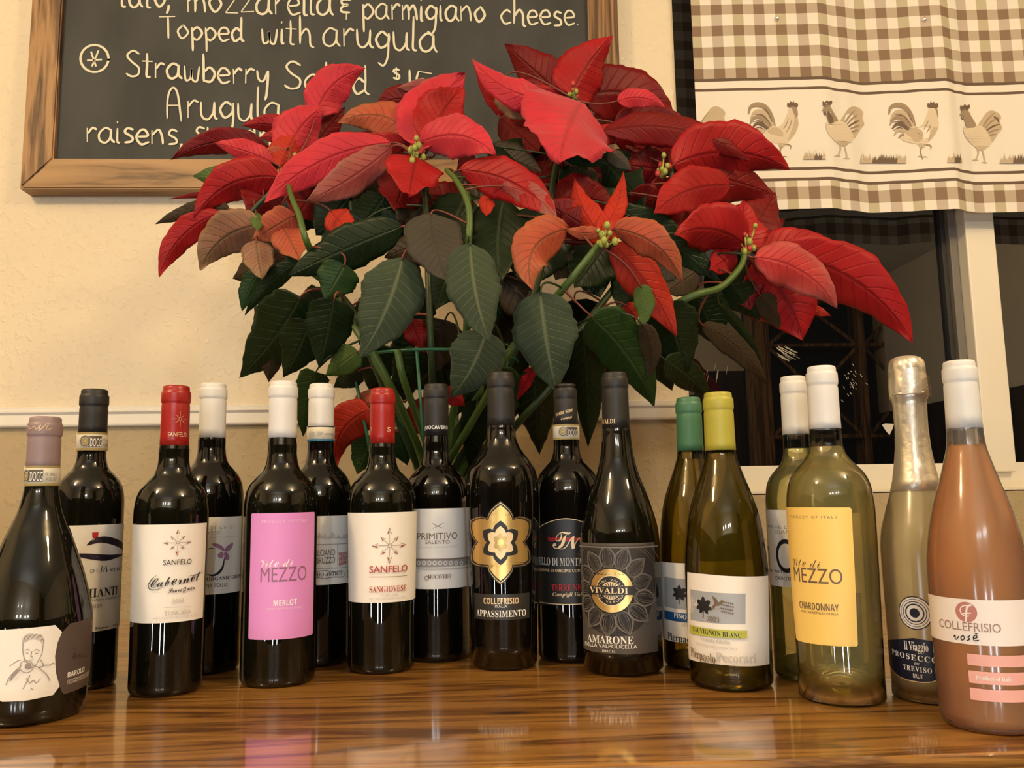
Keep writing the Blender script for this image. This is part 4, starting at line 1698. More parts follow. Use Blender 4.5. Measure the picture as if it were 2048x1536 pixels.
FRX = wood_mat('frame_wood_across', (0.06, 0.026, 0.009), (0.25, 0.135, 0.05), (0.38, 0.22, 0.09), 'X', 1.2, 0.5, 0.0, (0.16, 0.30, 0.70), False, 7.0)
FRZ = wood_mat('frame_wood_upright', (0.035, 0.016, 0.006), (0.16, 0.078, 0.028), (0.36, 0.20, 0.08), 'Z', 1.3, 0.5, 0.0, (0.18, 0.42, 0.74), False, 9.0)


def rail(quad, m, along):
    bm = bmesh.new()
    fr = [bm.verts.new((x, BF, z)) for x, z in quad]
    bk = [bm.verts.new((x, W - 0.001, z)) for x, z in quad]
    bm.faces.new(fr)
    bm.faces.new(bk[::-1])
    for i in range(4):
        bm.faces.new((fr[i], bk[i], bk[(i + 1) % 4], fr[(i + 1) % 4]))
    bmesh.ops.recalc_face_normals(bm, faces=bm.faces[:])
    bmesh.ops.bevel(bm, geom=[e for e in bm.edges if abs(e.verts[0].co.y - BF) < 1e-5 and abs(e.verts[1].co.y - BF) < 1e-5], offset=0.0025, segments=2, affect='EDGES')
    bobj('frame_rail', bm, m)


rail([(bx0, bz0), (bx1, bz0), (bi1, bzi), (bi0, bzi)], FRX, 0)
rail([(bx0, bz1), (bi0, bzi1), (bi1, bzi1), (bx1, bz1)], FRX, 0)
rail([(bx0, bz0), (bi0, bzi), (bi0, bzi1), (bx0, bz1)], FRZ, 1)
rail([(bx1, bz0), (bx1, bz1), (bi1, bzi1), (bi1, bzi)], FRZ, 1)
SLATE, nt, bs = newmat('chalkboard_slate')
tc_ = nd(nt, 'ShaderNodeTexCoord')
mp_ = nd(nt, 'ShaderNodeMapping')
mp_.inputs['Scale'].default_value = (6, 6, 3)
nz_ = nd(nt, 'ShaderNodeTexNoise')
nz_.inputs['Scale'].default_value = 2.0
nz_.inputs['Detail'].default_value = 7
rp_ = ramp(nt, [(0.35, (0.034, 0.036, 0.034)), (0.7, (0.056, 0.058, 0.054))])
nt.links.new(tc_.outputs['Object'], mp_.inputs['Vector'])
nt.links.new(mp_.outputs['Vector'], nz_.inputs['Vector'])
nt.links.new(nz_.outputs['Fac'], rp_.inputs['Fac'])
nt.links.new(rp_.outputs['Color'], bs.inputs['Base Color'])
bs.inputs['Roughness'].default_value = 0.75
SLY = W - 0.030
bm = bmesh.new()
add_box(bm, bi0 - 0.006, bi1 + 0.006, SLY, W - 0.004, bzi - 0.006, bzi1 + 0.006)
slate_bm = bm

GLYPH = {
    'a': (1.05, [[(.8, .9), (.45, 1), (.1, .6), (.15, .15), (.45, 0), (.75, .3), (.82, .95)], [(.82, .95), (.82, .3), (1.02, 0)]]),
    'b': (.95, [[(.15, 1.9), (.15, 1), (.15, 0)], [(.15, .6), (.5, 1), (.85, .6), (.6, .05), (.15, .1)]]),
    'c': (.85, [[(.75, .8), (.45, 1), (.1, .55), (.35, .02), (.8, .15)]]),
    'd': (1.0, [[(.7, .75), (.4, 1), (.1, .5), (.3, 0), (.72, .3)], [(.75, 1.9), (.75, .9), (.77, .2), (.97, 0)]]),
    'e': (.9, [[(.1, .5), (.75, .6), (.6, .98), (.3, .95), (.1, .5), (.35, 0), (.85, .15)]]),
    'g': (.95, [[(.75, .8), (.4, 1), (.1, .55), (.35, .1), (.75, .4), (.78, .95)], [(.78, .95), (.75, -.3), (.5, -.85), (.2, -.7)]]),
    'h': (1.0, [[(.15, 1.9), (.15, 1), (.15, 0)], [(.15, .5), (.5, 1), (.75, .7), (.8, 0), (1.0, -.2)]]),
    'i': (.4, [[(.15, 1), (.15, .1), (.3, 0)], [(.15, 1.35), (.17, 1.48)]]),
    'l': (.42, [[(.15, 1.9), (.15, .8), (.15, .1), (.35, 0)]]),
    'm': (1.25, [[(.1, 1), (.12, 0)], [(.12, .6), (.4, 1), (.55, .6), (.55, 0)], [(.55, .6), (.85, 1), (1.05, .6), (1.1, 0)]]),
    'n': (.95, [[(.1, 1), (.12, 0)], [(.12, .6), (.5, 1), (.72, .6), (.78, 0)]]),
    'o': (.95, [[(.45, 1), (.1, .55), (.4, 0), (.8, .45), (.55, .95), (.42, 1)]]),
    'p': (.95, [[(.15, 1), (.18, 0), (.2, -.85)], [(.15, .7), (.5, 1), (.85, .55), (.5, .05), (.18, .2)]]),
    'r': (.75, [[(.15, 1), (.15, 0)], [(.15, .6), (.45, 1), (.7, .9)]]),
    's': (.8, [[(.7, .9), (.35, 1), (.2, .7), (.6, .4), (.6, .08), (.15, 0)]]),
    't': (.7, [[(.3, 1.6), (.3, .8), (.3, .1), (.55, 0)], [(0, 1.05), (.65, 1.05)]]),
    'u': (1.0, [[(.1, 1), (.15, .2), (.45, 0), (.75, .4), (.8, 1)], [(.8, 1), (.8, .2), (.98, 0)]]),
    'w': (1.15, [[(.1, 1), (.2, .05), (.5, .2), (.55, .8), (.6, .15), (.9, .05), (1.05, 1)]]),
    'y': (.9, [[(.1, 1), (.2, .4), (.5, .3), (.75, 1)], [(.78, 1), (.72, -.4), (.62, -.95)]]),
    'z': (.9, [[(.1, .95), (.75, .98)], [(.75, .98), (.1, .02)], [(.1, .02), (.85, .05)]]),
    'T': (1.05, [[(-.15, 1.65), (1.0, 1.75)], [(.5, 1.7), (.48, .8), (.5, 0)]]),
    'S': (1.05, [[(.9, 1.55), (.5, 1.75), (.15, 1.4), (.4, 1.0), (.85, .65), (.8, .15), (.4, 0), (.05, .2)]]),
    'A': (1.05, [[(.1, 0), (.15, 1.2), (.4, 1.75), (.65, 1.4), (.85, -.15)], [(.1, .75), (.75, .75)]]),
    '$': (.8, [[(.65, 1.3), (.35, 1.45), (.15, 1.15), (.6, .7), (.5, .3), (.1, .4)], [(.38, 1.7), (.38, .1)]]),
    '1': (.5, [[(.2, 1.6), (.2, .8), (.22, 0)]]),
    '5': (1.0, [[(1.0, 1.55), (.2, 1.5)], [(.2, 1.5), (.12, .9), (.5, 1.0), (.8, .55), (.5, .05), (.1, .1)]]),
    ',': (.4, [[(.15, .15), (.12, -.1), (.0, -.45)]]),
    '.': (.3, [[(.1, .1), (.16, .03)]]),
    '&': (.8, [[(.65, 1.3), (.2, 1.3), (.2, .95), (.5, .85), (.15, .7), (.15, .3), (.6, .25)], [(.4, .2), (.4, -.35)], [(.42, 1.6), (.42, 1.35)]]),
}
cb = slate_bm
CHN = [0]
CHY = SLY - 0.0009
rs = random.Random(3)


def chalk_word(s, x0, x1, y0, y1, xh, wpx=4.9):
    tot = sum(GLYPH[c][0] for c in s)
    sx = (x1 - x0) / tot
    cur = 0
    for c in s:
        wd, strokes = GLYPH[c]
        jy = rs.uniform(-.05, .05)
        for st in strokes:
            q = crom([(p[0] + rs.uniform(-.02, .02), p[1] + jy + rs.uniform(-.02, .02), 0) for p in st], 6)
            pts = []
            for p in q:
                X = x0 + (cur + p.x) * sx
                Y = y0 + (y1 - y0) * ((cur + p.x) / tot) - p.y * xh
                pts.append(at(X, Y, CHY - 8e-6 * CHN[0]))
            CHN[0] += 1
            ribbon(cb, pts, wpx / 1080 * rs.uniform(.85, 1.1), (0, -1, 0), 1, 0.45)
        cur += wd


chalk_word('tato,', 236, 345, 12, 16, 30)
chalk_word('mozzarella', 372, 668, 22, 32, 34)
chalk_word('&', 678, 708, 30, 31, 24)
chalk_word('parmigiano', 722, 974, 38, 44, 30)
chalk_word('cheese.', 1000, 1160, 47, 52, 28)
chalk_word('Topped', 322, 490, 76, 84, 26)
chalk_word('with', 520, 628, 86, 90, 30)
chalk_word('arugula', 643, 876, 90, 106, 36)
chalk_word('Strawberry', 250, 540, 152, 172, 30)
chalk_word('Salad', 567, 740, 176, 188, 31)
chalk_word('$', 784, 803, 162, 163, 17, 4.5)
chalk_word('15', 812, 864, 180, 190, 27)
chalk_word('Arugula', 330, 566, 236, 242, 35)
chalk_word('raisens,', 170, 372, 284, 290, 29)
chalk_word('sun', 388, 472, 286, 290, 32)
chalk_word('dried', 488, 600, 290, 296, 28)
q = [at(189 + 28 * math.cos(a), 117 + 27 * math.sin(a), CHY) for a in [2 * PI * t / 40 for t in range(42)]]
ribbon(cb, q, 0.0045, (0, -1, 0), 1)
for a in ((174, 121, 204, 119), (182, 103, 192, 133), (197, 101, 184, 133)):
    ribbon(cb, [at(a[0], a[1], CHY), at(a[2], a[3], CHY)], 0.005, (0, -1, 0), 1, 0.3)
CHALK, nt, bs = newmat('chalk')
bs.inputs['Base Color'].default_value = (0.72, 0.69, 0.52, 1)
bs.inputs['Roughness'].default_value = 0.95
slate = bobj('slate', cb, [SLATE, CHALK])
slate['label'] = 'dark slate with handwritten cream chalk menu'

# ------------------------------------------------------------------ curtain
CYB = W + 0.022
wave_c = [(1340, .010), (1385, .012), (1500, .020), (1590, .026), (1637, .030), (1680, .016), (1726, .002), (1790, .010), (1845, .020), (1882, .025), (1912, .010), (1935, .002), (1990, .005), (2060, .012), (2160, .022), (2260, .004)]
wx = [at(c, 200, CYB).x for c, _ in wave_c]


def cur_off(x):
    if x <= wx[0]:
        return wave_c[0][1]
    for i in range(len(wx) - 1):
        if x <= wx[i + 1]:
            t = (x - wx[i]) / (wx[i + 1] - wx[i])
            t = t * t * (3 - 2 * t)
            return wave_c[i][1] + (wave_c[i + 1][1] - wave_c[i][1]) * t
    return wave_c[-1][1]


CLOTH, nt, bs = newmat('checked_curtain_cloth')
L_ = nt.links.new
zr_ = lambda y: at(1650, y, CYB - 0.02).z
cx0 = at(1406, 60, CYB - 0.015).x
per = (at(1900, 60, CYB - 0.015).x - at(1400, 60, CYB - 0.015).x) / 500 * 41.6
geo = nd(nt, 'ShaderNodeTexCoord')
sep = nd(nt, 'ShaderNodeSeparateXYZ')
L_(geo.outputs['Object'], sep.inputs[0])


def M(op, a, b=None, c=None):
    n = nd(nt, 'ShaderNodeMath', operation=op)
    for i, v in enumerate((a, b, c)):
        if v is None:
            continue
        if isinstance(v, (int, float)):
            n.inputs[i].default_value = v
        else:
            L_(v, n.inputs[i])
    return n.outputs[0]


X, Z = sep.outputs['X'], sep.outputs['Z']
u = M('DIVIDE', M('SUBTRACT', X, cx0 - per * 0.55), per)
colm = M('LESS_THAN', M('FRACT', u), 0.5)
par = M('LESS_THAN', M('FRACT', M('MULTIPLY', u, 0.5)), 0.5)
perz = (zr_(17) - zr_(145)) / 3
v = M('DIVIDE', M('SUBTRACT', Z, zr_(155.5)), perz)
rowm_u = M('LESS_THAN', M('FRACT', v), 0.48)


def between(y_top, y_bot):
    return M('MULTIPLY', M('GREATER_THAN', Z, zr_(y_bot)), M('LESS_THAN', Z, zr_(y_top)))


up = M('GREATER_THAN', Z, zr_(156))
lowz = M('LESS_THAN', Z, zr_(363))
row_l = between(375, 400)
chk = M('MAXIMUM', up, lowz)
row = M('MAXIMUM', M('MULTIPLY', up, rowm_u), row_l)
stripe = M('MAXIMUM', M('MAXIMUM', between(155, 161), between(175, 180.5)), M('MAXIMUM', between(336, 342), between(357, 363)))


def mixc(f, a, b):
    n = nd(nt, 'ShaderNodeMix', data_type='RGBA')
    L_(f, n.inputs[0])
    for k_, v_ in ((6, a), (7, b)):
        if isinstance(v_, tuple):
            n.inputs[k_].default_value = v_ + (1,)
        else:
            L_(v_, n.inputs[k_])
    return n.outputs[2]


CREAMC = (0.92, 0.86, 0.74)
tint = mixc(par, (0.62, 0.52, 0.42), (0.60, 0.53, 0.36))
light_row = mixc(colm, CREAMC, tint)
dark_row = mixc(colm, (0.56, 0.46, 0.34), (0.29, 0.20, 0.13))
checks = mixc(row, light_row, dark_row)
colr = mixc(chk, CREAMC, checks)
colr = mixc(stripe, colr, (0.17, 0.12, 0.085))
L_(colr, bs.inputs['Base Color'])
bs.inputs['Roughness'].default_value = 0.9
bs.inputs['Specular IOR Level'].default_value = 0.15
nzw = nd(nt, 'ShaderNodeTexNoise')
nzw.inputs['Scale'].default_value = 700
L_(geo.outputs['Object'], nzw.inputs['Vector'])
bpw = nd(nt, 'ShaderNodeBump')
bpw.inputs['Strength'].default_value = 0.15
bpw.inputs['Distance'].default_value = 0.001
L_(nzw.outputs['Fac'], bpw.inputs['Height'])
L_(bpw.outputs['Normal'], bs.inputs['Normal'])
trl = nd(nt, 'ShaderNodeBsdfTranslucent')
L_(colr, trl.inputs['Color'])
mxs = nd(nt, 'ShaderNodeMixShader')
mxs.inputs[0].default_value = 0.15
L_(bs.outputs[0], mxs.inputs[1])
L_(trl.outputs[0], mxs.inputs[2])
L_(mxs.outputs[0], nt.nodes['Material Output'].inputs['Surface'])
PR_M = flat('rooster_print_mid', (0.34, 0.26, 0.17), 0.9, 0, 0.1)
PR_L = flat('rooster_print_light', (0.52, 0.42, 0.29), 0.9, 0, 0.1)
PR_D = flat('rooster_print_dark', (0.17, 0.12, 0.08), 0.9, 0, 0.1)
PR_V = flat('rooster_print_pale', (0.66, 0.56, 0.41), 0.9, 0, 0.1)

cuX0, cuX1 = at(1388, 200, CYB).x, at(2240, 200, CYB).x
czb, czt = zr_(419.5), z_head - 0.045
bm = bmesh.new()
NX, NZ = 120, 24
g = [[None] * (NZ + 1) for _ in range(NX + 1)]
for i in range(NX + 1):
    for j in range(NZ + 1):
        x = cuX0 + (cuX1 - cuX0) * i / NX
        z = czb + (czt - czb) * j / NZ
        g[i][j] = bm.verts.new((x, CYB - cur_off(x) * (0.55 + 0.45 * (1 - j / NZ)), z))
for i in range(NX):
    for j in range(NZ):
        f = bm.faces.new((g[i][j], g[i + 1][j], g[i + 1][j + 1], g[i][j + 1]))
        f.smooth = True


def cpt(px_, py_, lift):
    p = at(px_, py_, CYB - 0.015)
    for _ in range(3):
        tz = min(1, max(0, (p.z - czb) / (czt - czb)))
        Y = CYB - cur_off(p.x) * (0.55 + 0.45 * (1 - tz))
        p = at(px_, py_, Y)
    return Vector((p.x, p.y - lift, p.z))


def c7(x, y):
    return 1200 + x / 2.415, y / 2.415


lift_k = [0.0006]


def cpoly(pts, mi, dx=0, dy=0, sm=3):
    q = [Vector((x + dx, y + dy, 0)) for x, y in pts]
    if sm:
        q = crom(q, sm, True)
    lift_k[0] += 0.00001
    vs = [bm.verts.new(cpt(*c7(p.x, p.y), lift_k[0])) for p in q]
    for t in tessellate_polygon([[Vector((p.x, -p.y, 0)) for p in q]]):
        try:
            f = bm.faces.new([vs[i] for i in t])
        except ValueError:
            continue
        f.material_index = mi
        f.normal_update()
        if f.normal.y > 0:
            f.normal_flip()


def cstroke(pts, wd, mi, dx=0, dy=0, taper=True):
    q = crom([Vector((x + dx, y + dy, 0)) for x, y in pts], 5)
    n = len(q)
    Lp, Rp = [], []
    for i in range(n):
        t = (q[min(i + 1, n - 1)] - q[max(i - 1, 0)]).normalized()
        s = Vector((-t.y, t.x, 0)) * wd / 2 * ((0.25 + 0.75 * math.sin(PI * min(1, 0.15 + 0.85 * i / (n - 1)))) if taper else 1)
        Lp.append(q[i] + s)
        Rp.append(q[i] - s)
    poly = Lp + Rp[::-1]
    cpoly([(p.x, p.y) for p in poly], mi, 0, 0, 0)


def rooster_a(dx, dy):
    for p, wd, mi in (([(842, 615), (825, 560), (795, 518), (757, 506), (726, 520), (717, 552)], 26, 1), ([(842, 622), (812, 570), (778, 540), (745, 545), (724, 582)], 22, 2),
                      ([(835, 628), (800, 585), (765, 565), (738, 575), (722, 605)], 20, 1), ([(825, 638), (788, 605), (757, 598), (732, 622)], 20, 3),
                      ([(815, 650), (782, 628), (757, 632), (742, 655)], 18, 2), ([(810, 662), (782, 650), (762, 668)], 14, 1)):
        cstroke(p, wd, mi, dx, dy)
    for p in ([(832, 590), (800, 530), (760, 512)], [(826, 605), (790, 560), (745, 552)], [(815, 622), (775, 585), (735, 590)], [(805, 640), (770, 615), (738, 630)]):
        cstroke(p, 6, 3, dx, dy)
    cpoly([(915, 520), (905, 545), (893, 575), (880, 600), (860, 612), (835, 608), (810, 625), (785, 650), (775, 668), (800, 685), (830, 690), (855, 695), (875, 708), (895, 695), (915, 680), (940, 650), (955, 615), (958, 585), (953, 560), (950, 535), (940, 518)], 4, dx, dy)
    cpoly([(800, 640), (835, 615), (870, 625), (885, 650), (870, 680), (830, 685), (795, 672)], 2, dx, dy)
    cpoly([(940, 560), (957, 590), (952, 625), (930, 660), (905, 682), (920, 640), (935, 600)], 2, dx, dy)
    for p in ([(815, 645), (850, 640), (880, 655)], [(810, 658), (850, 655), (875, 668)], [(885, 625), (900, 600), (912, 570)], [(900, 640), (918, 605), (925, 575)]):
        cstroke(p, 5, 1, dx, dy)
    cpoly([(903, 514), (905, 496), (914, 501), (918, 489), (927, 496), (935, 490), (940, 500), (952, 497), (956, 515), (940, 522), (915, 520)], 3, dx, dy, 2)
    cpoly([(926, 520), (945, 518), (953, 532), (955, 560), (946, 568), (934, 545)], 1, dx, dy)
    cpoly([(860, 692), (896, 696), (880, 716), (870, 716)], 2, dx, dy)
    cstroke([(875, 708), (870, 732), (877, 760)], 7, 1, dx, dy, False)
    for p in ([(877, 758), (892, 756), (906, 759)], [(877, 758), (865, 754), (857, 756)], [(877, 757), (879, 765), (880, 772)]):
        cstroke(p, 4, 1, dx, dy)
    cstroke([(888, 698), (910, 699), (921, 708), (919, 723)], 7, 1, dx, dy)


def rooster_b(dx, dy):
    cpoly([(1160, 592), (1175, 560), (1200, 525), (1225, 515), (1252, 524), (1270, 545), (1266, 572), (1275, 602), (1256, 626), (1240, 652), (1225, 668), (1190, 640)], 2, dx, dy)
    for p, mi in (([(1180, 600), (1205, 560), (1240, 525)], 1), ([(1185, 610), (1222, 570), (1264, 545)], 1), ([(1192, 618), (1230, 592), (1266, 580)], 3), ([(1198, 628), (1235, 612), (1268, 604)], 1), ([(1205, 640), (1230, 632), (1250, 630)], 1), ([(1235, 545), (1252, 555), (1258, 575)], 3)):
        cstroke(p, 9, mi, dx, dy)
    cpoly([(1092, 590), (1110, 600), (1150, 585), (1175, 590), (1192, 602), (1215, 640), (1225, 668), (1210, 690), (1185, 685), (1150, 690), (1130, 680), (1105, 650), (1090, 620)], 4, dx, dy)
    cpoly([(1135, 625), (1165, 610), (1190, 625), (1200, 655), (1175, 665), (1150, 655)], 2, dx, dy)
    cstroke([(1140, 640), (1165, 655), (1195, 660)], 6, 1, dx, dy)
    cpoly([(1078, 517), (1098, 508), (1112, 516), (1125, 540), (1140, 565), (1150, 587), (1136, 602), (1110, 602), (1098, 580), (1090, 555), (1080, 550)], 1, dx, dy)
    cpoly([(1095, 540), (1110, 545), (1125, 575), (1120, 598), (1105, 590)], 3, dx, dy)
    cpoly([(1075, 512), (1075, 489), (1085, 496), (1095, 484), (1103, 493), (1115, 486), (1121, 496), (1112, 510), (1090, 516)], 3, dx, dy, 2)
    cpoly([(1079, 526), (1069, 534), (1080, 540)], 1, dx, dy, 0)
    cpoly([(1078, 540), (1090, 541), (1088, 558), (1079, 553)], 3, dx, dy)
    cpoly([(1145, 685), (1200, 688), (1185, 706), (1158, 704)], 2, dx, dy)
    cstroke([(1158, 698), (1160, 722), (1149, 752)], 7, 2, dx, dy, False)
    cstroke([(1178, 698), (1186, 730), (1193, 764)], 7, 2, dx, dy, False)
    for bx_, by_ in ((1149, 752), (1193, 764)):
        for ex, ey in ((-20, 3), (12, 5), (-4, 10)):
            cstroke([(bx_, by_), (bx_ + ex * .5, by_ + ey * .4), (bx_ + ex, by_ + ey)], 4, 2, dx, dy)


def grass(x0, x1, yb_, hgt, d0, d1, seed):
    r = random.Random(seed)
    x = x0
    while x < x1:
        dk = 3 if d0 < x < d1 else 2
        hh = hgt * r.uniform(.5, 1.0)
        sl = r.uniform(-10, 10)
        cpoly([(x, yb_), (x + 4, yb_ - hh * .6), (x + 3 + sl, yb_ - hh), (x + 8, yb_ - hh * .5), (x + 9, yb_)], dk, 0, 0, 0)
        x += 5.2


for k_ in (0, 1):
    rooster_a(677 * k_, 2 * k_)
for k_ in (-1, 0, 1):
    rooster_b(665 * k_, 20 * k_ if k_ > 0 else 2 * k_) if k_ >= 0 else None
# the rooster cut by the curtain's left edge: its tail only
dxl = -667
cpoly([(1128, 640), (1150, 600), (1175, 560), (1200, 525), (1225, 515), (1252, 524), (1270, 545), (1266, 572), (1275, 602), (1256, 626), (1240, 652), (1215, 668), (1170, 665), (1132, 655)], 2, dxl, -25 + 25)
for p, mi in (([(1160, 620), (1205, 560), (1240, 525)], 1), ([(1165, 625), (1222, 570), (1264, 545)], 1), ([(1170, 632), (1230, 592), (1266, 580)], 3), ([(1178, 642), (1235, 612), (1268, 604)], 1), ([(1150, 600), (1180, 560), (1215, 530)], 1)):
    cstroke(p, 9, mi, dxl, 0)
grass(980, 1080, 772, 52, 1030, 1066, 1)
grass(1255, 1470, 791, 52, 1308, 1430, 2)
grass(1675, 1742, 787, 52, 1705, 1735, 3)
grass(1928, 2060, 791, 52, 1990, 2060, 4)
cur = obj('curtain', bm, [CLOTH, PR_M, PR_L, PR_D, PR_V])
tag(cur, 'brown checked cafe curtain printed with walking roosters, hanging in the window', 'curtain')
PIN = flat('pin_metal', (0.95, 0.93, 0.9), 0.34, 1.0)
for (x, y) in ((1553, 38), (1848, 40)):
    p = cpt(x, y, 0.002)
    bm = bmesh.new()
    bmesh.ops.create_icosphere(bm, subdivisions=2, radius=0.0055)
    bm.transform(Matrix.Translation(p))
    obj('pin', bm, PIN, cur, True)


# ------------------------------------------------------------------ poinsettia
def leaf_mat(name, col, vein, vein_amt, edge=None, rough=0.5, mott=0.12, side=11, spec=0.22, sheen=0.0):
    m, nt, b = newmat(name)
    L = nt.links.new

    def Mn(op, a, b_=None, c=None):
        n = nd(nt, 'ShaderNodeMath', operation=op)
        for i, v in enumerate((a, b_, c)):
            if v is None:
                continue
            if isinstance(v, (int, float)):
                n.inputs[i].default_value = v
            else:
                L(v, n.inputs[i])
        return n.outputs[0]

    uv = nd(nt, 'ShaderNodeUVMap')
    sp = nd(nt, 'ShaderNodeSeparateXYZ')
    L(uv.outputs[0], sp.inputs[0])
    u, v = sp.outputs['X'], sp.outputs['Y']
    av = Mn('ABSOLUTE', Mn('SUBTRACT', v, 0.5))           # 0 midrib .. 0.5 edge
    mid = Mn('SUBTRACT', 1.0, Mn('MULTIPLY', av, 22.0))
    mid = Mn('MAXIMUM', mid, 0.0)
    ph = Mn('SUBTRACT', Mn('MULTIPLY', u, float(side)), Mn('MULTIPLY', av, 3.6))
    tri = Mn('ABSOLUTE', Mn('SUBTRACT', Mn('FRACT', ph), 0.5))
    sv = Mn('MAXIMUM', Mn('SUBTRACT', 1.0, Mn('MULTIPLY', tri, 9.0)), 0.0)
    sv = Mn('MULTIPLY', sv, Mn('SUBTRACT', 1.0, Mn('MULTIPLY', av, 1.5)))
    vm = Mn('MAXIMUM', mid, Mn('MULTIPLY', sv, 0.7))
    tc = nd(nt, 'ShaderNodeTexCoord')
    nz = nd(nt, 'ShaderNodeTexNoise')
    nz.inputs['Scale'].default_value = 26
    nz.inputs['Detail'].default_value = 5
    L(tc.outputs['Object'], nz.inputs['Vector'])
    c = Vector(col)
    rp = ramp(nt, [(0.3, tuple(c * (1 - mott))), (0.7, tuple(c * (1 + mott)))])
    L(nz.outputs['Fac'], rp.inputs['Fac'])
    base = rp.outputs['Color']
    if edge is not None:
        # worn colour towards the leaf edge and tip, broken up by noise
        e = Mn('ADD', Mn('MULTIPLY', Mn('POWER', Mn('MULTIPLY', av, 2.0), 3.0), 0.55), Mn('MULTIPLY', Mn('POWER', u, 3.0), 0.6))
        e = Mn('MULTIPLY', e, Mn('MULTIPLY', nz.outputs['Fac'], 1.5))
        e = Mn('MINIMUM', e, 1.0)
        mxe = nd(nt, 'ShaderNodeMix', data_type='RGBA')
        L(e, mxe.inputs[0])
        L(base, mxe.inputs[6])
        mxe.inputs[7].default_value = tuple(edge) + (1,)
        base = mxe.outputs[2]
    mx = nd(nt, 'ShaderNodeMix', data_type='RGBA')
    L(Mn('MULTIPLY', vm, vein_amt), mx.inputs[0])
    L(base, mx.inputs[6])
    mx.inputs[7].default_value = tuple(vein) + (1,)
    L(mx.outputs[2], b.inputs['Base Color'])
    bp = nd(nt, 'ShaderNodeBump')
    bp.inputs['Strength'].default_value = 0.6
    bp.inputs['Distance'].default_value = 0.0028
    L(Mn('SUBTRACT', Mn('MULTIPLY', nz.outputs['Fac'], 0.35), Mn('MULTIPLY', vm, 0.6)), bp.inputs['Height'])
    L(bp.outputs['Normal'], b.inputs['Normal'])
    b.inputs['Roughness'].default_value = rough
    b.inputs['Specular IOR Level'].default_value = spec
    if sheen:
        b.inputs['Sheen Weight'].default_value = sheen
        b.inputs['Sheen Roughness'].default_value = 0.5
    return m


LM = {
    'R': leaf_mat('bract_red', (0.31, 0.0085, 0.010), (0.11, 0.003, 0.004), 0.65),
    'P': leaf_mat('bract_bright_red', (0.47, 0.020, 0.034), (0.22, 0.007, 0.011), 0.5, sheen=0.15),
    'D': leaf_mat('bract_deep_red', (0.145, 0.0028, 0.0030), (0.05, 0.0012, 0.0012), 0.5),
    'O': leaf_mat('bract_orange_red', (0.38, 0.024, 0.011), (0.20, 0.01, 0.005), 0.4),
    'F': leaf_mat('bract_faded_pink', (0.44, 0.030, 0.030), (0.24, 0.016, 0.016), 0.4, edge=(0.30, 0.15, 0.12)),
    'M': leaf_mat('bract_dusty', (0.28, 0.045, 0.042), (0.22, 0.035, 0.035), 0.4, edge=(0.25, 0.15, 0.11)),
    'T': leaf_mat('bract_orange_underside', (0.35, 0.058, 0.028), (0.11, 0.055, 0.02), 0.75, edge=(0.34, 0.14, 0.055)),
    'V': leaf_mat('bract_greenish_underside', (0.23, 0.10, 0.060), (0.07, 0.07, 0.03), 0.75, edge=(0.24, 0.18, 0.08)),
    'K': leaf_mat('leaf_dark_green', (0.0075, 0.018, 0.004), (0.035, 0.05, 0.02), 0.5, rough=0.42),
    'G': leaf_mat('leaf_green', (0.014, 0.040, 0.007), (0.06, 0.085, 0.03), 0.5, rough=0.45),
    'L': leaf_mat('leaf_light_green', (0.065, 0.11, 0.022), (0.13, 0.16, 0.06), 0.5),
    'Y': leaf_mat('leaf_grey_green', (0.028, 0.044, 0.021), (0.13, 0.15, 0.08), 0.75, rough=0.65, sheen=0.12, side=13),
    'B': leaf_mat('leaf_brown_grey', (0.048, 0.041, 0.029), (0.035, 0.028, 0.02), 0.5, rough=0.65),
    'N': leaf_mat('leaf_bronze', (0.040, 0.028, 0.014), (0.06, 0.018, 0.012), 0.5, rough=0.5),
}
UNDER = {'R': 'O', 'P': 'T', 'D': 'D', 'O': 'T', 'F': 'T', 'M': 'T', 'T': 'R', 'V': 'R', 'K': 'G', 'G': 'L', 'L': 'G', 'Y': 'G', 'B': 'N', 'N': 'N'}
STALK = flat('red_leaf_stalk', (0.17, 0.035, 0.02), 0.5)
STEM = flat('green_stem', (0.062, 0.115, 0.020), 0.45)
STEM_SHADE = flat('shaded_green_stem', (0.020, 0.038, 0.009), 0.45)  # stem green darkened: shade among the foliage is put into the colour


def depth(x, y):
    q = 1 - ((x - 960) / 620.0) ** 2 - ((y - 570) / 340.0) ** 2
    return 1.20 - 0.19 * max(0.0, q)


pot_c = Vector((at(880, 900, 1.18).x, 1.18, 0))
plant = thing('poinsettia', 'large potted poinsettia with red bracts standing behind the row of bottles', 'plant', tuple(pot_c))
PM = Matrix.Translation(-pot_c)
STEM_PTS = []


def pobj(name, bm, mats, parent=None, smooth=True):
    bm.transform(PM)
    return obj(name, bm, mats, parent or plant, smooth)


def stem(pts, r0, r1, m, name='stem'):
    P = [at(x, y, depth(x, y) + dd) for x, y, dd in pts]
    q = crom(P, 8)
    n = len(q)
    bm = bmesh.new()
    add_tube(bm, q, [r0 + (r1 - r0) * i / (n - 1) for i in range(n)], 9)
    STEM_PTS.extend(q)
    return pobj(name, bm, m)


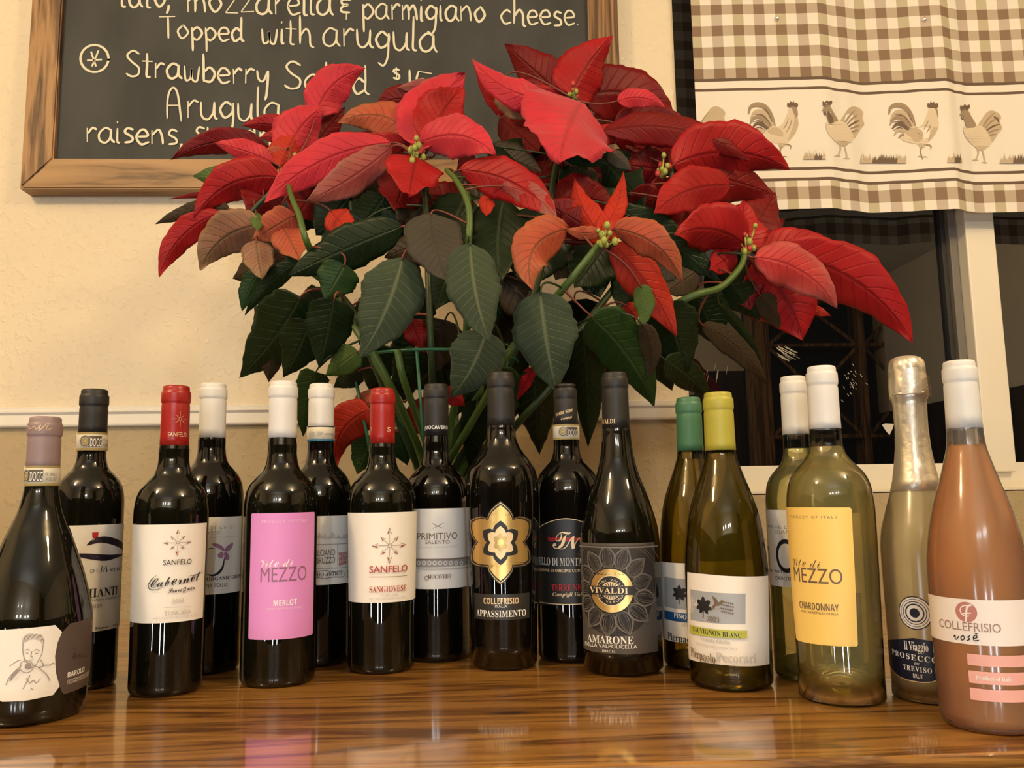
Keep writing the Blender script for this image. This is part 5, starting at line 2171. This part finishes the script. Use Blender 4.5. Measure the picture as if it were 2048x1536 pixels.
# pot (rim hidden behind the bottles)
POT = flat('green_pot_plastic', (0.03, 0.07, 0.03), 0.45)
bm = bmesh.new()
add_lathe(bm, [(0, 0.0005), (0.075, 0.0005), (0.079, 0.004), (0.098, 0.165), (0.106, 0.167), (0.107, 0.188), (0.101, 0.188), (0.099, 0.17), (0, 0.17)], 48)
obj('flower_pot', bm, POT, plant)
bm = bmesh.new()
rs = random.Random(8)
add_lathe(bm, [(0.0985, 0.1702), (0.08, 0.176), (0.04, 0.178), (0, 0.179)], 32, wob=lambda u, z: 1 + 0.03 * math.sin(40 * u))
obj('potting_soil', bm, flat('potting_soil', (0.03, 0.02, 0.013), 0.95), plant)

S0 = 0.10
# main stems: rise from the soil, then fan out to each flower head
stem([(868, 985, .02), (905, 880, .02), (980, 760, .04), (1060, 650, .05), (1120, 585, .0), (1165, 530, -.03), (1205, 480, -.05)], .0062, .0045, STEM)
stem([(900, 985, .02), (960, 880, .03), (1110, 740, .06), (1260, 660, .06), (1378, 595, -.02), (1440, 575, -.035), (1480, 535, -.04), (1492, 500, -.04)], .0066, .0040, STEM)
stem([(850, 985, .0), (815, 870, .0), (768, 750, .0), (700, 640, .05), (640, 540, .04), (612, 480, -.04), (598, 430, -.05), (584, 396, -.05), (570, 345, -.03)], .006, .0034, STEM)
stem([(870, 985, .0), (868, 860, .0), (862, 700, .02), (855, 520, .04), (850, 400, .03), (832, 320, -.02)], .0052, .0036, STEM_SHADE)
stem([(885, 985, .0), (900, 860, .02), (930, 700, .04), (935, 520, .0), (938, 420, -.03), (915, 365, -.03), (893, 340, -.02)], .006, .0034, STEM)
stem([(890, 985, .03), (950, 860, .05), (1030, 700, .08), (1090, 500, .08), (1108, 350, .05), (1150, 200, .0)], .006, .0042, STEM_SHADE)
stem([(895, 985, .03), (1000, 860, .06), (1130, 700, .10), (1270, 520, .10), (1330, 420, .06), (1345, 335, .02)], .006, .0040, STEM_SHADE)
stem([(858, 985, .01), (800, 850, .0), (745, 720, .02), (690, 600, .08), (560, 500, .06), (500, 440, .02), (545, 380, .0)], .0055, .0036, STEM_SHADE)
stem([(862, 985, -.02), (835, 890, -.04), (790, 790, -.04), (740, 690, -.02)], .0058, .0048, STEM)
stem([(875, 985, -.02), (850, 880, -.05), (808, 760, -.05), (795, 700, -.03)], .0052, .0045, STEM)
stem([(880, 985, -.01), (895, 930, -.03), (940, 850, -.04), (985, 770, -.03), (1010, 700, .0)], .0055, .0045, STEM)
stem([(905, 985, .02), (990, 900, .0), (1050, 830, -.02), (1110, 760, .0), (1150, 650, .03)], .0055, .0045, STEM_SHADE)
stem([(890, 985, .02), (930, 900, .0), (1010, 830, .02), (1080, 760, .04), (1180, 640, .06)], .0055, .004, STEM_SHADE)
STEM_N = len(STEM_PTS)


def leaf(col, bx, by, tx, ty_, w, doff=0.0, roll=0.0, fold=0.25, bend=0.0, tipd=0.0, midd=0.0, sh=0.55, asym=0.0, name=None, under=None, ruf=0.05, acu=1.0, stalk=True):
    """one leaf from pixel measures: base, tip, full width; doff/tipd/midd are metres away from the viewer"""
    yb_, yt = depth(bx, by) + doff, depth(tx, ty_) + doff + tipd
    A, Cc = at(bx, by, yb_), at(tx, ty_, yt)
    dx, dy = tx - bx, ty_ - by
    L = math.hypot(dx, dy)
    mx, my = (bx + tx) / 2 - dy / L * bend, (by + ty_) / 2 + dx / L * bend
    Bm = at(mx, my, (yb_ + yt) / 2 + midd)
    Bc = Bm * 2 - (A + Cc) / 2
    sc = (yb_ + yt) / 2 / F_PX
    wd = w * sc / 2
    NU, NV = 33, 5
    bm = bmesh.new()
    uvl = bm.loops.layers.uv.new('UVMap')
    rs_ = random.Random(int(bx * 7 + by * 13 + tx * 3))
    p1, p2 = rs_.uniform(0, 6), rs_.uniform(0, 6)
    um = sh / (sh + acu)
    norm = um ** sh * (1 - um) ** acu
    grid, uvs = [], {}
    rl = math.radians(roll)
    if col in 'RPDOFMTV' and ruf == 0.05:
        ruf = 0.10
    for i in range(NU + 1):
        t = i / NU
        t2 = t
        P = A * (1 - t2) ** 2 + Bc * 2 * t2 * (1 - t2) + Cc * t2 * t2
        Tn = (A * (-2 * (1 - t2)) + Bc * (2 - 4 * t2) + Cc * 2 * t2).normalized()
        Vv = (EYE - P).normalized()
        N = (Vv - Tn * Vv.dot(Tn)).normalized()
        S = Tn.cross(N)
        S, N = S * math.cos(rl) + N * math.sin(rl), N * math.cos(rl) - S * math.sin(rl)
        ww = wd * (max(t, 1e-4) ** sh * max(1 - t, 0) ** acu) / norm
        ww *= 1 + 0.05 * math.sin(t * 17 + p1) + 0.022 * math.sin(t * 41 + p2) + 0.05 * (((t * 11 + p2) % 1.0) - 0.5)
        row = []
        for j in range(-NV, NV + 1):
            v = j / NV
            a = abs(v)
            wj = ww * (1 + asym * (1 if v > 0 else -1))
            off = -fold * a * wj - 0.25 * fold * a * a * wj
            off += ruf * wd * (a ** 1.5) * math.sin(t * 13 + p1 + (2.0 if v > 0 else 0)) + 0.022 * wd * math.sin(t * 50 - a * 9) * a
            vt = bm.verts.new(P + S * (v * wj) + N * off)
            uvs[vt] = (t, 0.5 + 0.5 * v)
            row.append(vt)
        grid.append(row)
    for i in range(NU):
        for j in range(2 * NV):
            q = (grid[i][j], grid[i][j + 1], grid[i + 1][j + 1], grid[i + 1][j])
            f = bm.faces.new(q)
            f.smooth = True
            for lp in f.loops:
                lp[uvl].uv = uvs[lp.vert]
    c = bm.faces[:] if False else None
    bmesh.ops.remove_doubles(bm, verts=bm.verts[:], dist=1e-6)
    bm.normal_update()
    f0 = list(bm.faces)[len(bm.faces) // 2]
    if f0.normal.dot(EYE - f0.calc_center_median()) < 0:
        bmesh.ops.reverse_faces(bm, faces=bm.faces[:])
    bm.transform(PM)
    red = col in 'RPDOFMTV'
    nm = name or ('bract' if red else 'leaf')
    o = obj(nm, bm, [LM[col], LM[under or UNDER[col]]], plant)
    md = o.modifiers.new('thickness', 'SOLIDIFY')
    md.thickness = 0.0006
    md.offset = -1
    md.material_offset = 1
    md.material_offset_rim = 0
    if stalk:
        best, bd_ = None, 0.16
        for p in STEM_PTS[:STEM_N]:
            dd = (p - A).length
            if dd < bd_ and dd > 0.004:
                best, bd_ = p, dd
        if best is not None and bd_ > 0.006:
            T0 = (Bc - A).normalized()
            ctl = A - T0 * bd_ * 0.45
            q = [best * (1 - t) ** 2 + ctl * 2 * t * (1 - t) + (A + T0 * 0.004) * t * t for t in [k / 10 for k in range(11)]]
            bs_ = bmesh.new()
            add_tube(bs_, q, [0.0017 - 0.0006 * k / 10 for k in range(11)], 6)
            bs_.transform(PM)
            obj('leaf_stalk', bs_, STALK if red or rs_.random() < .6 else STEM_SHADE, o)
    return o


LEAVES = [
    # --- upper right head
    ('R', 1142, 190, 1223, 72, 112, .01, -8, .42, -6, .0, .0, .45),
    ('R', 1132, 192, 948, 122, 92, .03, 20, .15, -52, .0, .0, .6),
    ('D', 1128, 196, 1010, 88, 92, .05, 10, .2, 0, .02),
    ('P', 1128, 200, 945, 119, 66, -.02, -15, .25, -26, -.02, -.02, .7),
    ('D', 1120, 205, 985, 165, 60, .03, 0, .2, 0, .0),
    ('P', 1163, 203, 1119, 325, 222, -.04, 5, .16, 6, -.02, -.02, .30, .0),
    ('D', 1160, 195, 1352, 245, 120, .05, 10, .2, -32, .03, .0, .6),
    ('P', 1235, 202, 1330, 214, 42, .01, 10, .2, -12, .0),
    ('D', 1203, 262, 1503, 322, 78, -.02, 25, .3, -34, .02, -.01, .7),
    ('D', 1225, 255, 1420, 300, 120, .05, 0, .2, -10, .0),
    ('R', 1235, 255, 1158, 302, 50, -.01, 0, .3, 0, .0),
    ('V', 1010, 165, 1055, 238, 62, .0, 0, .2, 10, .0),
    ('D', 1000, 235, 1080, 305, 80, .05, 0, .2, 0, .0),
    ('N', 975, 300, 1085, 345, 70, .07, 0, .2, 0, .0),
    # --- right head
    ('R', 1345, 330, 1580, 339, 128, .0, -12, .25, -30, .02, .0, .62),
    ('P', 1352, 290, 1430, 262, 40, .02, 0, .2, -6, .0),
    ('D', 1345, 345, 1553, 392, 110, .03, 10, .2, -10, .02),
    ('D', 1330, 340, 1250, 330, 90, .06, 0, .2, 0, .0),
    ('D', 1340, 350, 1400, 460, 110, .07, 0, .2, 0, .0),
    ('R', 1462, 372, 1308, 428, 96, -.03, 0, .2, 20, -.01, .0, .6),
    ('D', 1470, 478, 1548, 385, 120, .03, 0, .2, 10, .0, .0, .6),
    ('D', 1490, 480, 1570, 440, 70, .035, 0, .2, 0, .0),
    ('R', 1489, 494, 1486, 402, 100, -.03, -5, .25, 0, .0, .0, .5),
    ('R', 1492, 492, 1352, 470, 112, -.035, 12, .3, 22, -.01, .0, .6),
    ('R', 1490, 490, 1420, 430, 80, -.02, 0, .3, 0, .0),
    ('R', 1510, 502, 1690, 508, 62, -.01, 15, .2, -24, .0, .0, .6),
    ('R', 1540, 505, 1826, 684, 118, -.02, -8, .25, -42, .02, .0, .75),
    ('F', 1508, 515, 1675, 618, 92, -.05, 8, .22, -26, -.01, -.01, .6),
    ('R', 1505, 522, 1606, 680, 165, -.01, 8, .2, -16, .0, .0, .6),
    ('O', 1610, 612, 1662, 632, 22, .0, 0, .2, 0, .0),
    ('R', 1470, 505, 1420, 540, 60, -.0, 0, .2, 0, .0),
    ('D', 1480, 520, 1500, 620, 90, .02, 0, .2, 0, .0),
    ('N', 1520, 590, 1570, 660, 50, .0, 0, .2, 0, .0),
    # --- lower centre head
    ('T', 1138, 458, 1066, 580, 96, -.04, 5, .3, 40, -.02, -.02, .5),
    ('O', 1214, 478, 1148, 356, 64, -.02, 10, .35, -14, .02),
    ('O', 1200, 466, 1246, 344, 46, -.03, 0, .3, 12, .02),
    ('O', 1205, 465, 1256, 432, 44, -.035, 0, .3, 6, .0),
    ('D', 1190, 470, 1085, 400, 90, .03, 0, .2, 0, .0),
    ('D', 1180, 460, 1120, 420, 70, .02, 0, .2, 0, .0),
    ('T', 1226, 458, 1364, 564, 74, -.06, -10, .35, -26, -.02, -.02, .55),
    ('O', 1226, 488, 1353, 674, 84, -.045, 8, .2, -10, .0, .0, .6),
    ('T', 1200, 462, 1130, 458, 30, -.045, 0, .2, -6, .0),
    ('R', 918, 340, 1115, 440, 88, -.03, 5, .2, -26, -.02, .0, .6),
    ('M', 1000, 372, 1114, 439, 50, -.032, 5, .2, -16, -.02, .0, .8),
    ('N', 905, 340, 1010, 395, 44, -.01, 20, .2, 8, .0),
    ('O', 975, 385, 972, 432, 34, .0, 0, .2, 0, .0),
    # --- centre left head
    ('R', 833, 312, 818, 390, 120, -.04, 0, .12, 0, -.01, .0, .35),
    ('P', 850, 295, 930, 146, 150, -.03, 0, .22, -16, .0, .02, .55),
    ('R', 862, 288, 925, 175, 112, -.036, 0, -.2, -10, .0, .0, .55),
    ('P', 842, 285, 992, 310, 92, -.06, 10, .25, -26, -.02, -.01, .55),
    ('P', 850, 300, 830, 255, 60, -.05, 10, .2, 0, .0),
    ('T', 826, 270, 676, 246, 80, -.02, -20, .3, 28, .0, .0, .6),
    ('R', 822, 280, 688, 262, 46, -.01, 20, .2, -16, .0),
    ('D', 850, 225, 748, 222, 64, .02, 0, .2, 26, .0),
    ('M', 892, 186, 795, 176, 38, .01, 0, .2, 6, .0),
    ('D', 885, 205, 840, 178, 40, .015, 0, .2, 0, .0),
    ('D', 820, 330, 790, 420, 110, .02, 0, .2, 0, .0),
    ('D', 800, 300, 700, 270, 60, .03, 0, .2, 0, .0),
    ('N', 770, 330, 690, 390, 90, .03, 0, .2, 0, .0),
    # --- left head
    ('P', 575, 322, 645, 215, 100, -.01, 0, .3, -14, -.01, .0, .8),
    ('P', 632, 232, 730, 136, 84, -.015, 0, .2, -20, .0, .0, .6),
    ('D', 610, 310, 690, 215, 60, .02, 0, .2, 0, .0),
    ('R', 600, 268, 484, 252, 46, .0, 15, .3, 10, .0),
    ('R', 605, 285, 520, 275, 46, .005, 0, .3, 6, .0),
    ('P', 548, 326, 428, 286, 48, -.03, 10, .25, 4, .0, .0, .7),
    ('O', 560, 332, 596, 256, 70, -.02, 0, .3, 0, .0),
    ('T', 570, 300, 480, 338, 50, -.03, 15, .3, -10, .0),
    ('D', 540, 300, 342, 320, 56, .02, 15, .2, 26, .0, .0, .7),
    ('P', 782, 285, 528, 406, 84, -.04, -5, .2, 26, -.01, .0, .75),
    ('M', 785, 292, 612, 402, 76, -.05, 10, .2, -10, -.01, .0, .7),
    ('R', 560, 355, 388, 436, 86, -.01, 10, .3, 30, .0, .0, .6),
    ('R', 540, 360, 420, 405, 60, .01, 0, .2, 10, .0),
    ('D', 560, 350, 500, 440, 110, .03, 0, .2, 0, .0),
    ('D', 640, 360, 590, 440, 110, .03, 0, .2, 0, .0),
    ('N', 460, 418, 312, 448, 40, .02, 0, .2, 10, .0),
    ('R', 440, 425, 318, 554, 56, .01, 5, .25, 22, .0, .0, .7),
    ('D', 470, 384, 338, 398, 14, .02, 0, .2, 2, .0),
    ('L', 495, 356, 386, 352, 56, .01, 0, .2, 0, .0),
    ('N', 540, 345, 470, 330, 60, .02, 0, .2, 0, .0),
    ('V', 520, 450, 400, 540, 92, -.02, 10, .25, 22, .0, .0, .6),
    ('V', 512, 480, 523, 558, 66, -.015, 0, .2, 0, .0, .0, .45),
    ('T', 590, 430, 505, 480, 70, -.01, 0, .2, 0, .0),
    ('T', 560, 440, 600, 520, 70, .0, 0, .2, 0, .0),
    ('L', 512, 424, 516, 462, 26, -.03, 0, .2, 0, .0),
    ('O', 660, 420, 700, 470, 60, .01, 0, .2, 0, .0),
    # --- low faded bracts seen between the bottle necks
    ('O', 740, 820, 672, 935, 84, -.02, 10, .2, 26, .0),
    ('T', 790, 805, 690, 850, 56, -.01, 0, .2, 20, .0),
    ('O', 830, 800, 905, 905, 70, .02, 0, .2, 0, .0),
    ('R', 890, 780, 930, 812, 40, .0, 0, .2, 0, .0),
    ('R', 1065, 735, 1035, 800, 26, .0, 0, .2, 0, .0),
    ('D', 820, 640, 850, 705, 50, .02, 0, .2, 0, .0),
    ('O', 1250, 610, 1275, 640, 36, .02, 0, .2, 0, .0),
    # --- green leaves, front
    ('B', 862, 426, 896, 563, 122, -.06, 5, .15, 6, -.01, -.01, .40),
    ('Y', 805, 514, 720, 714, 128, -.06, -5, .2, -10, -.03, -.01, .50),
    ('Y', 940, 486, 979, 684, 112, -.07, 8, .2, 8, -.03, -.01, .5),
    ('Y', 1081, 584, 1114, 784, 132, -.04, 0, .18, 4, -.06, -.01, .5),
    ('Y', 972, 662, 902, 795, 112, -.05, 0, .2, -8, -.03, -.01, .5),
    ('K', 806, 452, 575, 553, 92, -.02, 0, .25, 4, .0, .0, .7),
    ('K', 600, 594, 479, 754, 122, -.01, 0, .2, -8, .0, .0, .45),
    ('K', 618, 640, 568, 754, 90, .0, 0, .2, -4, .0, .0, .5),
    ('K', 668, 598, 640, 735, 96, -.02, 0, .2, 0, .0, .0, .5),
    ('N', 548, 685, 537, 764, 46, .01, 0, .2, 0, .0),
    ('G', 520, 540, 484, 622, 44, .01, 0, .2, 4, .0),
    ('K', 600, 520, 490, 630, 40, .02, 0, .2, 10, .0),
    ('G', 690, 528, 650, 600, 86, .0, 0, .2, 0, .0, .0, .5),
    ('G', 632, 744, 606, 872, 66, -.02, 0, .3, 4, .0, .0, .4),
    ('L', 716, 702, 652, 752, 60, .0, 0, .2, 0, .0, .0, .6),
    ('K', 720, 740, 668, 775, 50, .02, 0, .2, 0, .0),
    ('G', 1182, 632, 1309, 812, 112, -.03, -5, .22, -14, -.03, .0, .5),
    ('L', 1280, 570, 1283, 655, 44, -.04, 0, .25, -8, .0, .0, .5),
    ('N', 1284, 648, 1296, 758, 44, -.045, 0, .2, -12, .0, .0, .6),
    ('K', 1330, 606, 1376, 746, 108, -.01, 0, .2, 0, .0, .0, .5),
    ('N', 1405, 650, 1535, 770, 52, .0, 15, .2, -14, .0, .0, .6),
    ('K', 1440, 610, 1527, 738, 22, .0, 0, .2, -8, .0),
    ('K', 1330, 720, 1420, 802, 64, -.01, 0, .2, -8, .0),
    ('K', 1226, 412, 1442, 566, 74, .01, 0, .2, -10, .0, .0, .7),
    ('K', 1165, 660, 1176, 892, 76, -.0, 0, .2, -6, -.02, .0, .5),
    ('K', 1068, 740, 1080, 908, 84, .0, 0, .2, 0, .0, .0, .5),
    ('G', 1005, 735, 1002, 866, 76, .0, 0, .2, 0, .0, .0, .5),
    ('K', 955, 800, 940, 935, 60, .0, 0, .2, 0, .0),
    ('G', 742, 872, 714, 948, 62, -.01, 0, .2, 0, .0, .0, .5),
    ('G', 792, 860, 815, 930, 60, .0, 0, .2, 0, .0, .0, .5),
    ('B', 1360, 520, 1295, 560, 56, .03, 0, .2, 0, .0),
    ('N', 1400, 540, 1330, 585, 70, .03, 0, .2, 0, .0),
    ('K', 1430, 520, 1520, 640, 100, .02, 0, .2, 0, .0),
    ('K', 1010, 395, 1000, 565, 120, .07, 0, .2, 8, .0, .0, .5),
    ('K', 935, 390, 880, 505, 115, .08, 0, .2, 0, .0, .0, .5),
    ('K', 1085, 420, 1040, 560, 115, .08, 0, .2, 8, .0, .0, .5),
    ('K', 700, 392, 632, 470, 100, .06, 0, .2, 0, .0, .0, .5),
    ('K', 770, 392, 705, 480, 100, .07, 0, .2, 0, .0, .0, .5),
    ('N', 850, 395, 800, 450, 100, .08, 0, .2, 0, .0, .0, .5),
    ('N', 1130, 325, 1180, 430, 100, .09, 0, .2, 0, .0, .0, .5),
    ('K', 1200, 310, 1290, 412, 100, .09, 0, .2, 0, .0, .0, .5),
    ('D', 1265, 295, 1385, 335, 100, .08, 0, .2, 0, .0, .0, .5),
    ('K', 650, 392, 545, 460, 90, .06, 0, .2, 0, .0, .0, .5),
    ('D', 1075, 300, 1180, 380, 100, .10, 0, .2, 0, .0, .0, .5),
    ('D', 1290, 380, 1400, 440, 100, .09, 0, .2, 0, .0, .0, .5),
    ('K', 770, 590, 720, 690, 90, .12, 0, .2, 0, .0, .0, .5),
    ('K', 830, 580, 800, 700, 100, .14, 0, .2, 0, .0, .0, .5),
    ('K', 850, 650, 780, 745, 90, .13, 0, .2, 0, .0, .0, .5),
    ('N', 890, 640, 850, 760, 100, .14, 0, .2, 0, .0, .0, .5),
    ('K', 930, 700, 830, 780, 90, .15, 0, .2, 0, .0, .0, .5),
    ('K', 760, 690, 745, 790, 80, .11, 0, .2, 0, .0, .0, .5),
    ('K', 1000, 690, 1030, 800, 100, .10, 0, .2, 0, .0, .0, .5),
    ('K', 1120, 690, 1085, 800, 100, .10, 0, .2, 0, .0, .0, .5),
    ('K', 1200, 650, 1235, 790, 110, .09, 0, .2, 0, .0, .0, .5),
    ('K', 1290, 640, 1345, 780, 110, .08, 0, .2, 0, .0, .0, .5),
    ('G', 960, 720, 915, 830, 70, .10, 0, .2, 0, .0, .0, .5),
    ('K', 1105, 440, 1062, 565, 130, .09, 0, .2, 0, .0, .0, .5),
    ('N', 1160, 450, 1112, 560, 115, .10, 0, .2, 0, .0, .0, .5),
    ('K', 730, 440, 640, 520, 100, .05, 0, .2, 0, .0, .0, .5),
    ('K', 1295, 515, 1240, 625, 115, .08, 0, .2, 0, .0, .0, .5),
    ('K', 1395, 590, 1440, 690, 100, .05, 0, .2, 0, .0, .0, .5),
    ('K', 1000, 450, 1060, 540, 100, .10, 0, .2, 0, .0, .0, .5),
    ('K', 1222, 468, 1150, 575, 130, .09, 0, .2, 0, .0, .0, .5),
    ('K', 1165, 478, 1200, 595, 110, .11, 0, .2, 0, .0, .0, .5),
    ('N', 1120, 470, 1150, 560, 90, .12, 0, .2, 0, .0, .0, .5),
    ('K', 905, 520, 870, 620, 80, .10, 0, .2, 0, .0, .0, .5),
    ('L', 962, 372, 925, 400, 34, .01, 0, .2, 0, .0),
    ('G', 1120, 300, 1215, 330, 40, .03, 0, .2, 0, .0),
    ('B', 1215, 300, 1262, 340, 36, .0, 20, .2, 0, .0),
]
for lf in LEAVES:
    leaf(*lf)

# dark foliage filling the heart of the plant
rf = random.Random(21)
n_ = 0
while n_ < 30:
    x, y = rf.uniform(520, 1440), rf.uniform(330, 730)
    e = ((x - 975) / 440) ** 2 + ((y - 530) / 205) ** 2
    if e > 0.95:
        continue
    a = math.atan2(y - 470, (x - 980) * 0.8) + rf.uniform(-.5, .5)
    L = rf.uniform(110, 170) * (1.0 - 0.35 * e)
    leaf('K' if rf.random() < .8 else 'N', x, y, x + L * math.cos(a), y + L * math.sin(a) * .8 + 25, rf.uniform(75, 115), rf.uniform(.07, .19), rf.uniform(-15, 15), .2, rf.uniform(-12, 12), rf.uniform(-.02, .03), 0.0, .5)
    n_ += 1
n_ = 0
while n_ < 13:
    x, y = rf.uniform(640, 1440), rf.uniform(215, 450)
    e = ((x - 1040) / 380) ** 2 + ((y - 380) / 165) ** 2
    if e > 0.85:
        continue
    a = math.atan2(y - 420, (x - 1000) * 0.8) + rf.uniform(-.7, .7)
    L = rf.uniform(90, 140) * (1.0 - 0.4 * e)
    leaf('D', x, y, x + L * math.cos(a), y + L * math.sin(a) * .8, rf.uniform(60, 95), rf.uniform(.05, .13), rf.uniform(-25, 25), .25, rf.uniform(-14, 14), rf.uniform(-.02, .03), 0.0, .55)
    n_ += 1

# flower buds at the heart of each head
BUD = flat('yellow_green_bud', (0.30, 0.33, 0.06), 0.4)
BUDR = flat('red_bud', (0.42, 0.03, 0.03), 0.4)
rb_ = random.Random(4)
for (x, y, dd, n, sz, m2) in ((1208, 474, -.055, 11, .0042, BUD), (1495, 492, -.05, 16, .0046, BUDR), (826, 306, -.05, 12, .0042, BUD), (1325, 340, .0, 8, .004, BUDR), (1150, 192, .0, 7, .004, BUDR), (578, 318, -.03, 7, .004, BUD)):
    bm = bmesh.new()
    c = at(x, y, depth(x, y) + dd)
    for q in range(n):
        p = c + Vector((rb_.gauss(0, .007), rb_.gauss(0, .006), rb_.gauss(0, .009)))
        s = sz * rb_.uniform(.6, 1.1)
        mt = Matrix.Translation(p) @ Matrix.Diagonal((s, s, s * 1.35, 1))
        r = bmesh.ops.create_icosphere(bm, subdivisions=2, radius=1.0, matrix=mt)
        k_ = 1 if q % 3 == 0 else 0
        for f in set(f for v in r['verts'] for f in v.link_faces):
            f.material_index = k_
        add_tube(bm, [c + Vector((0, .004, -.012)), p], .0012, 5, 0)
    pobj('flower_buds', bm, [BUD, m2])

# wire support hoop with stakes
WIRE = flat('green_plastic_wire', (0.012, 0.10, 0.045), 0.35)
hc = at(868, 727, 1.16)
bm = bmesh.new()
add_tube(bm, [hc + Vector((0.118 * math.cos(a), 0.118 * math.sin(a), 0)) for a in [2 * PI * t / 48 for t in range(49)]], 0.0021, 8, caps=False)
pobj('support_hoop', bm, WIRE)
for a in (200, 262, 330, 75):
    q = math.radians(a)
    p = hc + Vector((0.118 * math.cos(q), 0.118 * math.sin(q), 0.004))
    bm = bmesh.new()
    add_tube(bm, [p, Vector((pot_c.x + 0.085 * math.cos(q), pot_c.y + 0.085 * math.sin(q), 0.172))], 0.0023, 8)
    pobj('support_stake', bm, WIRE)
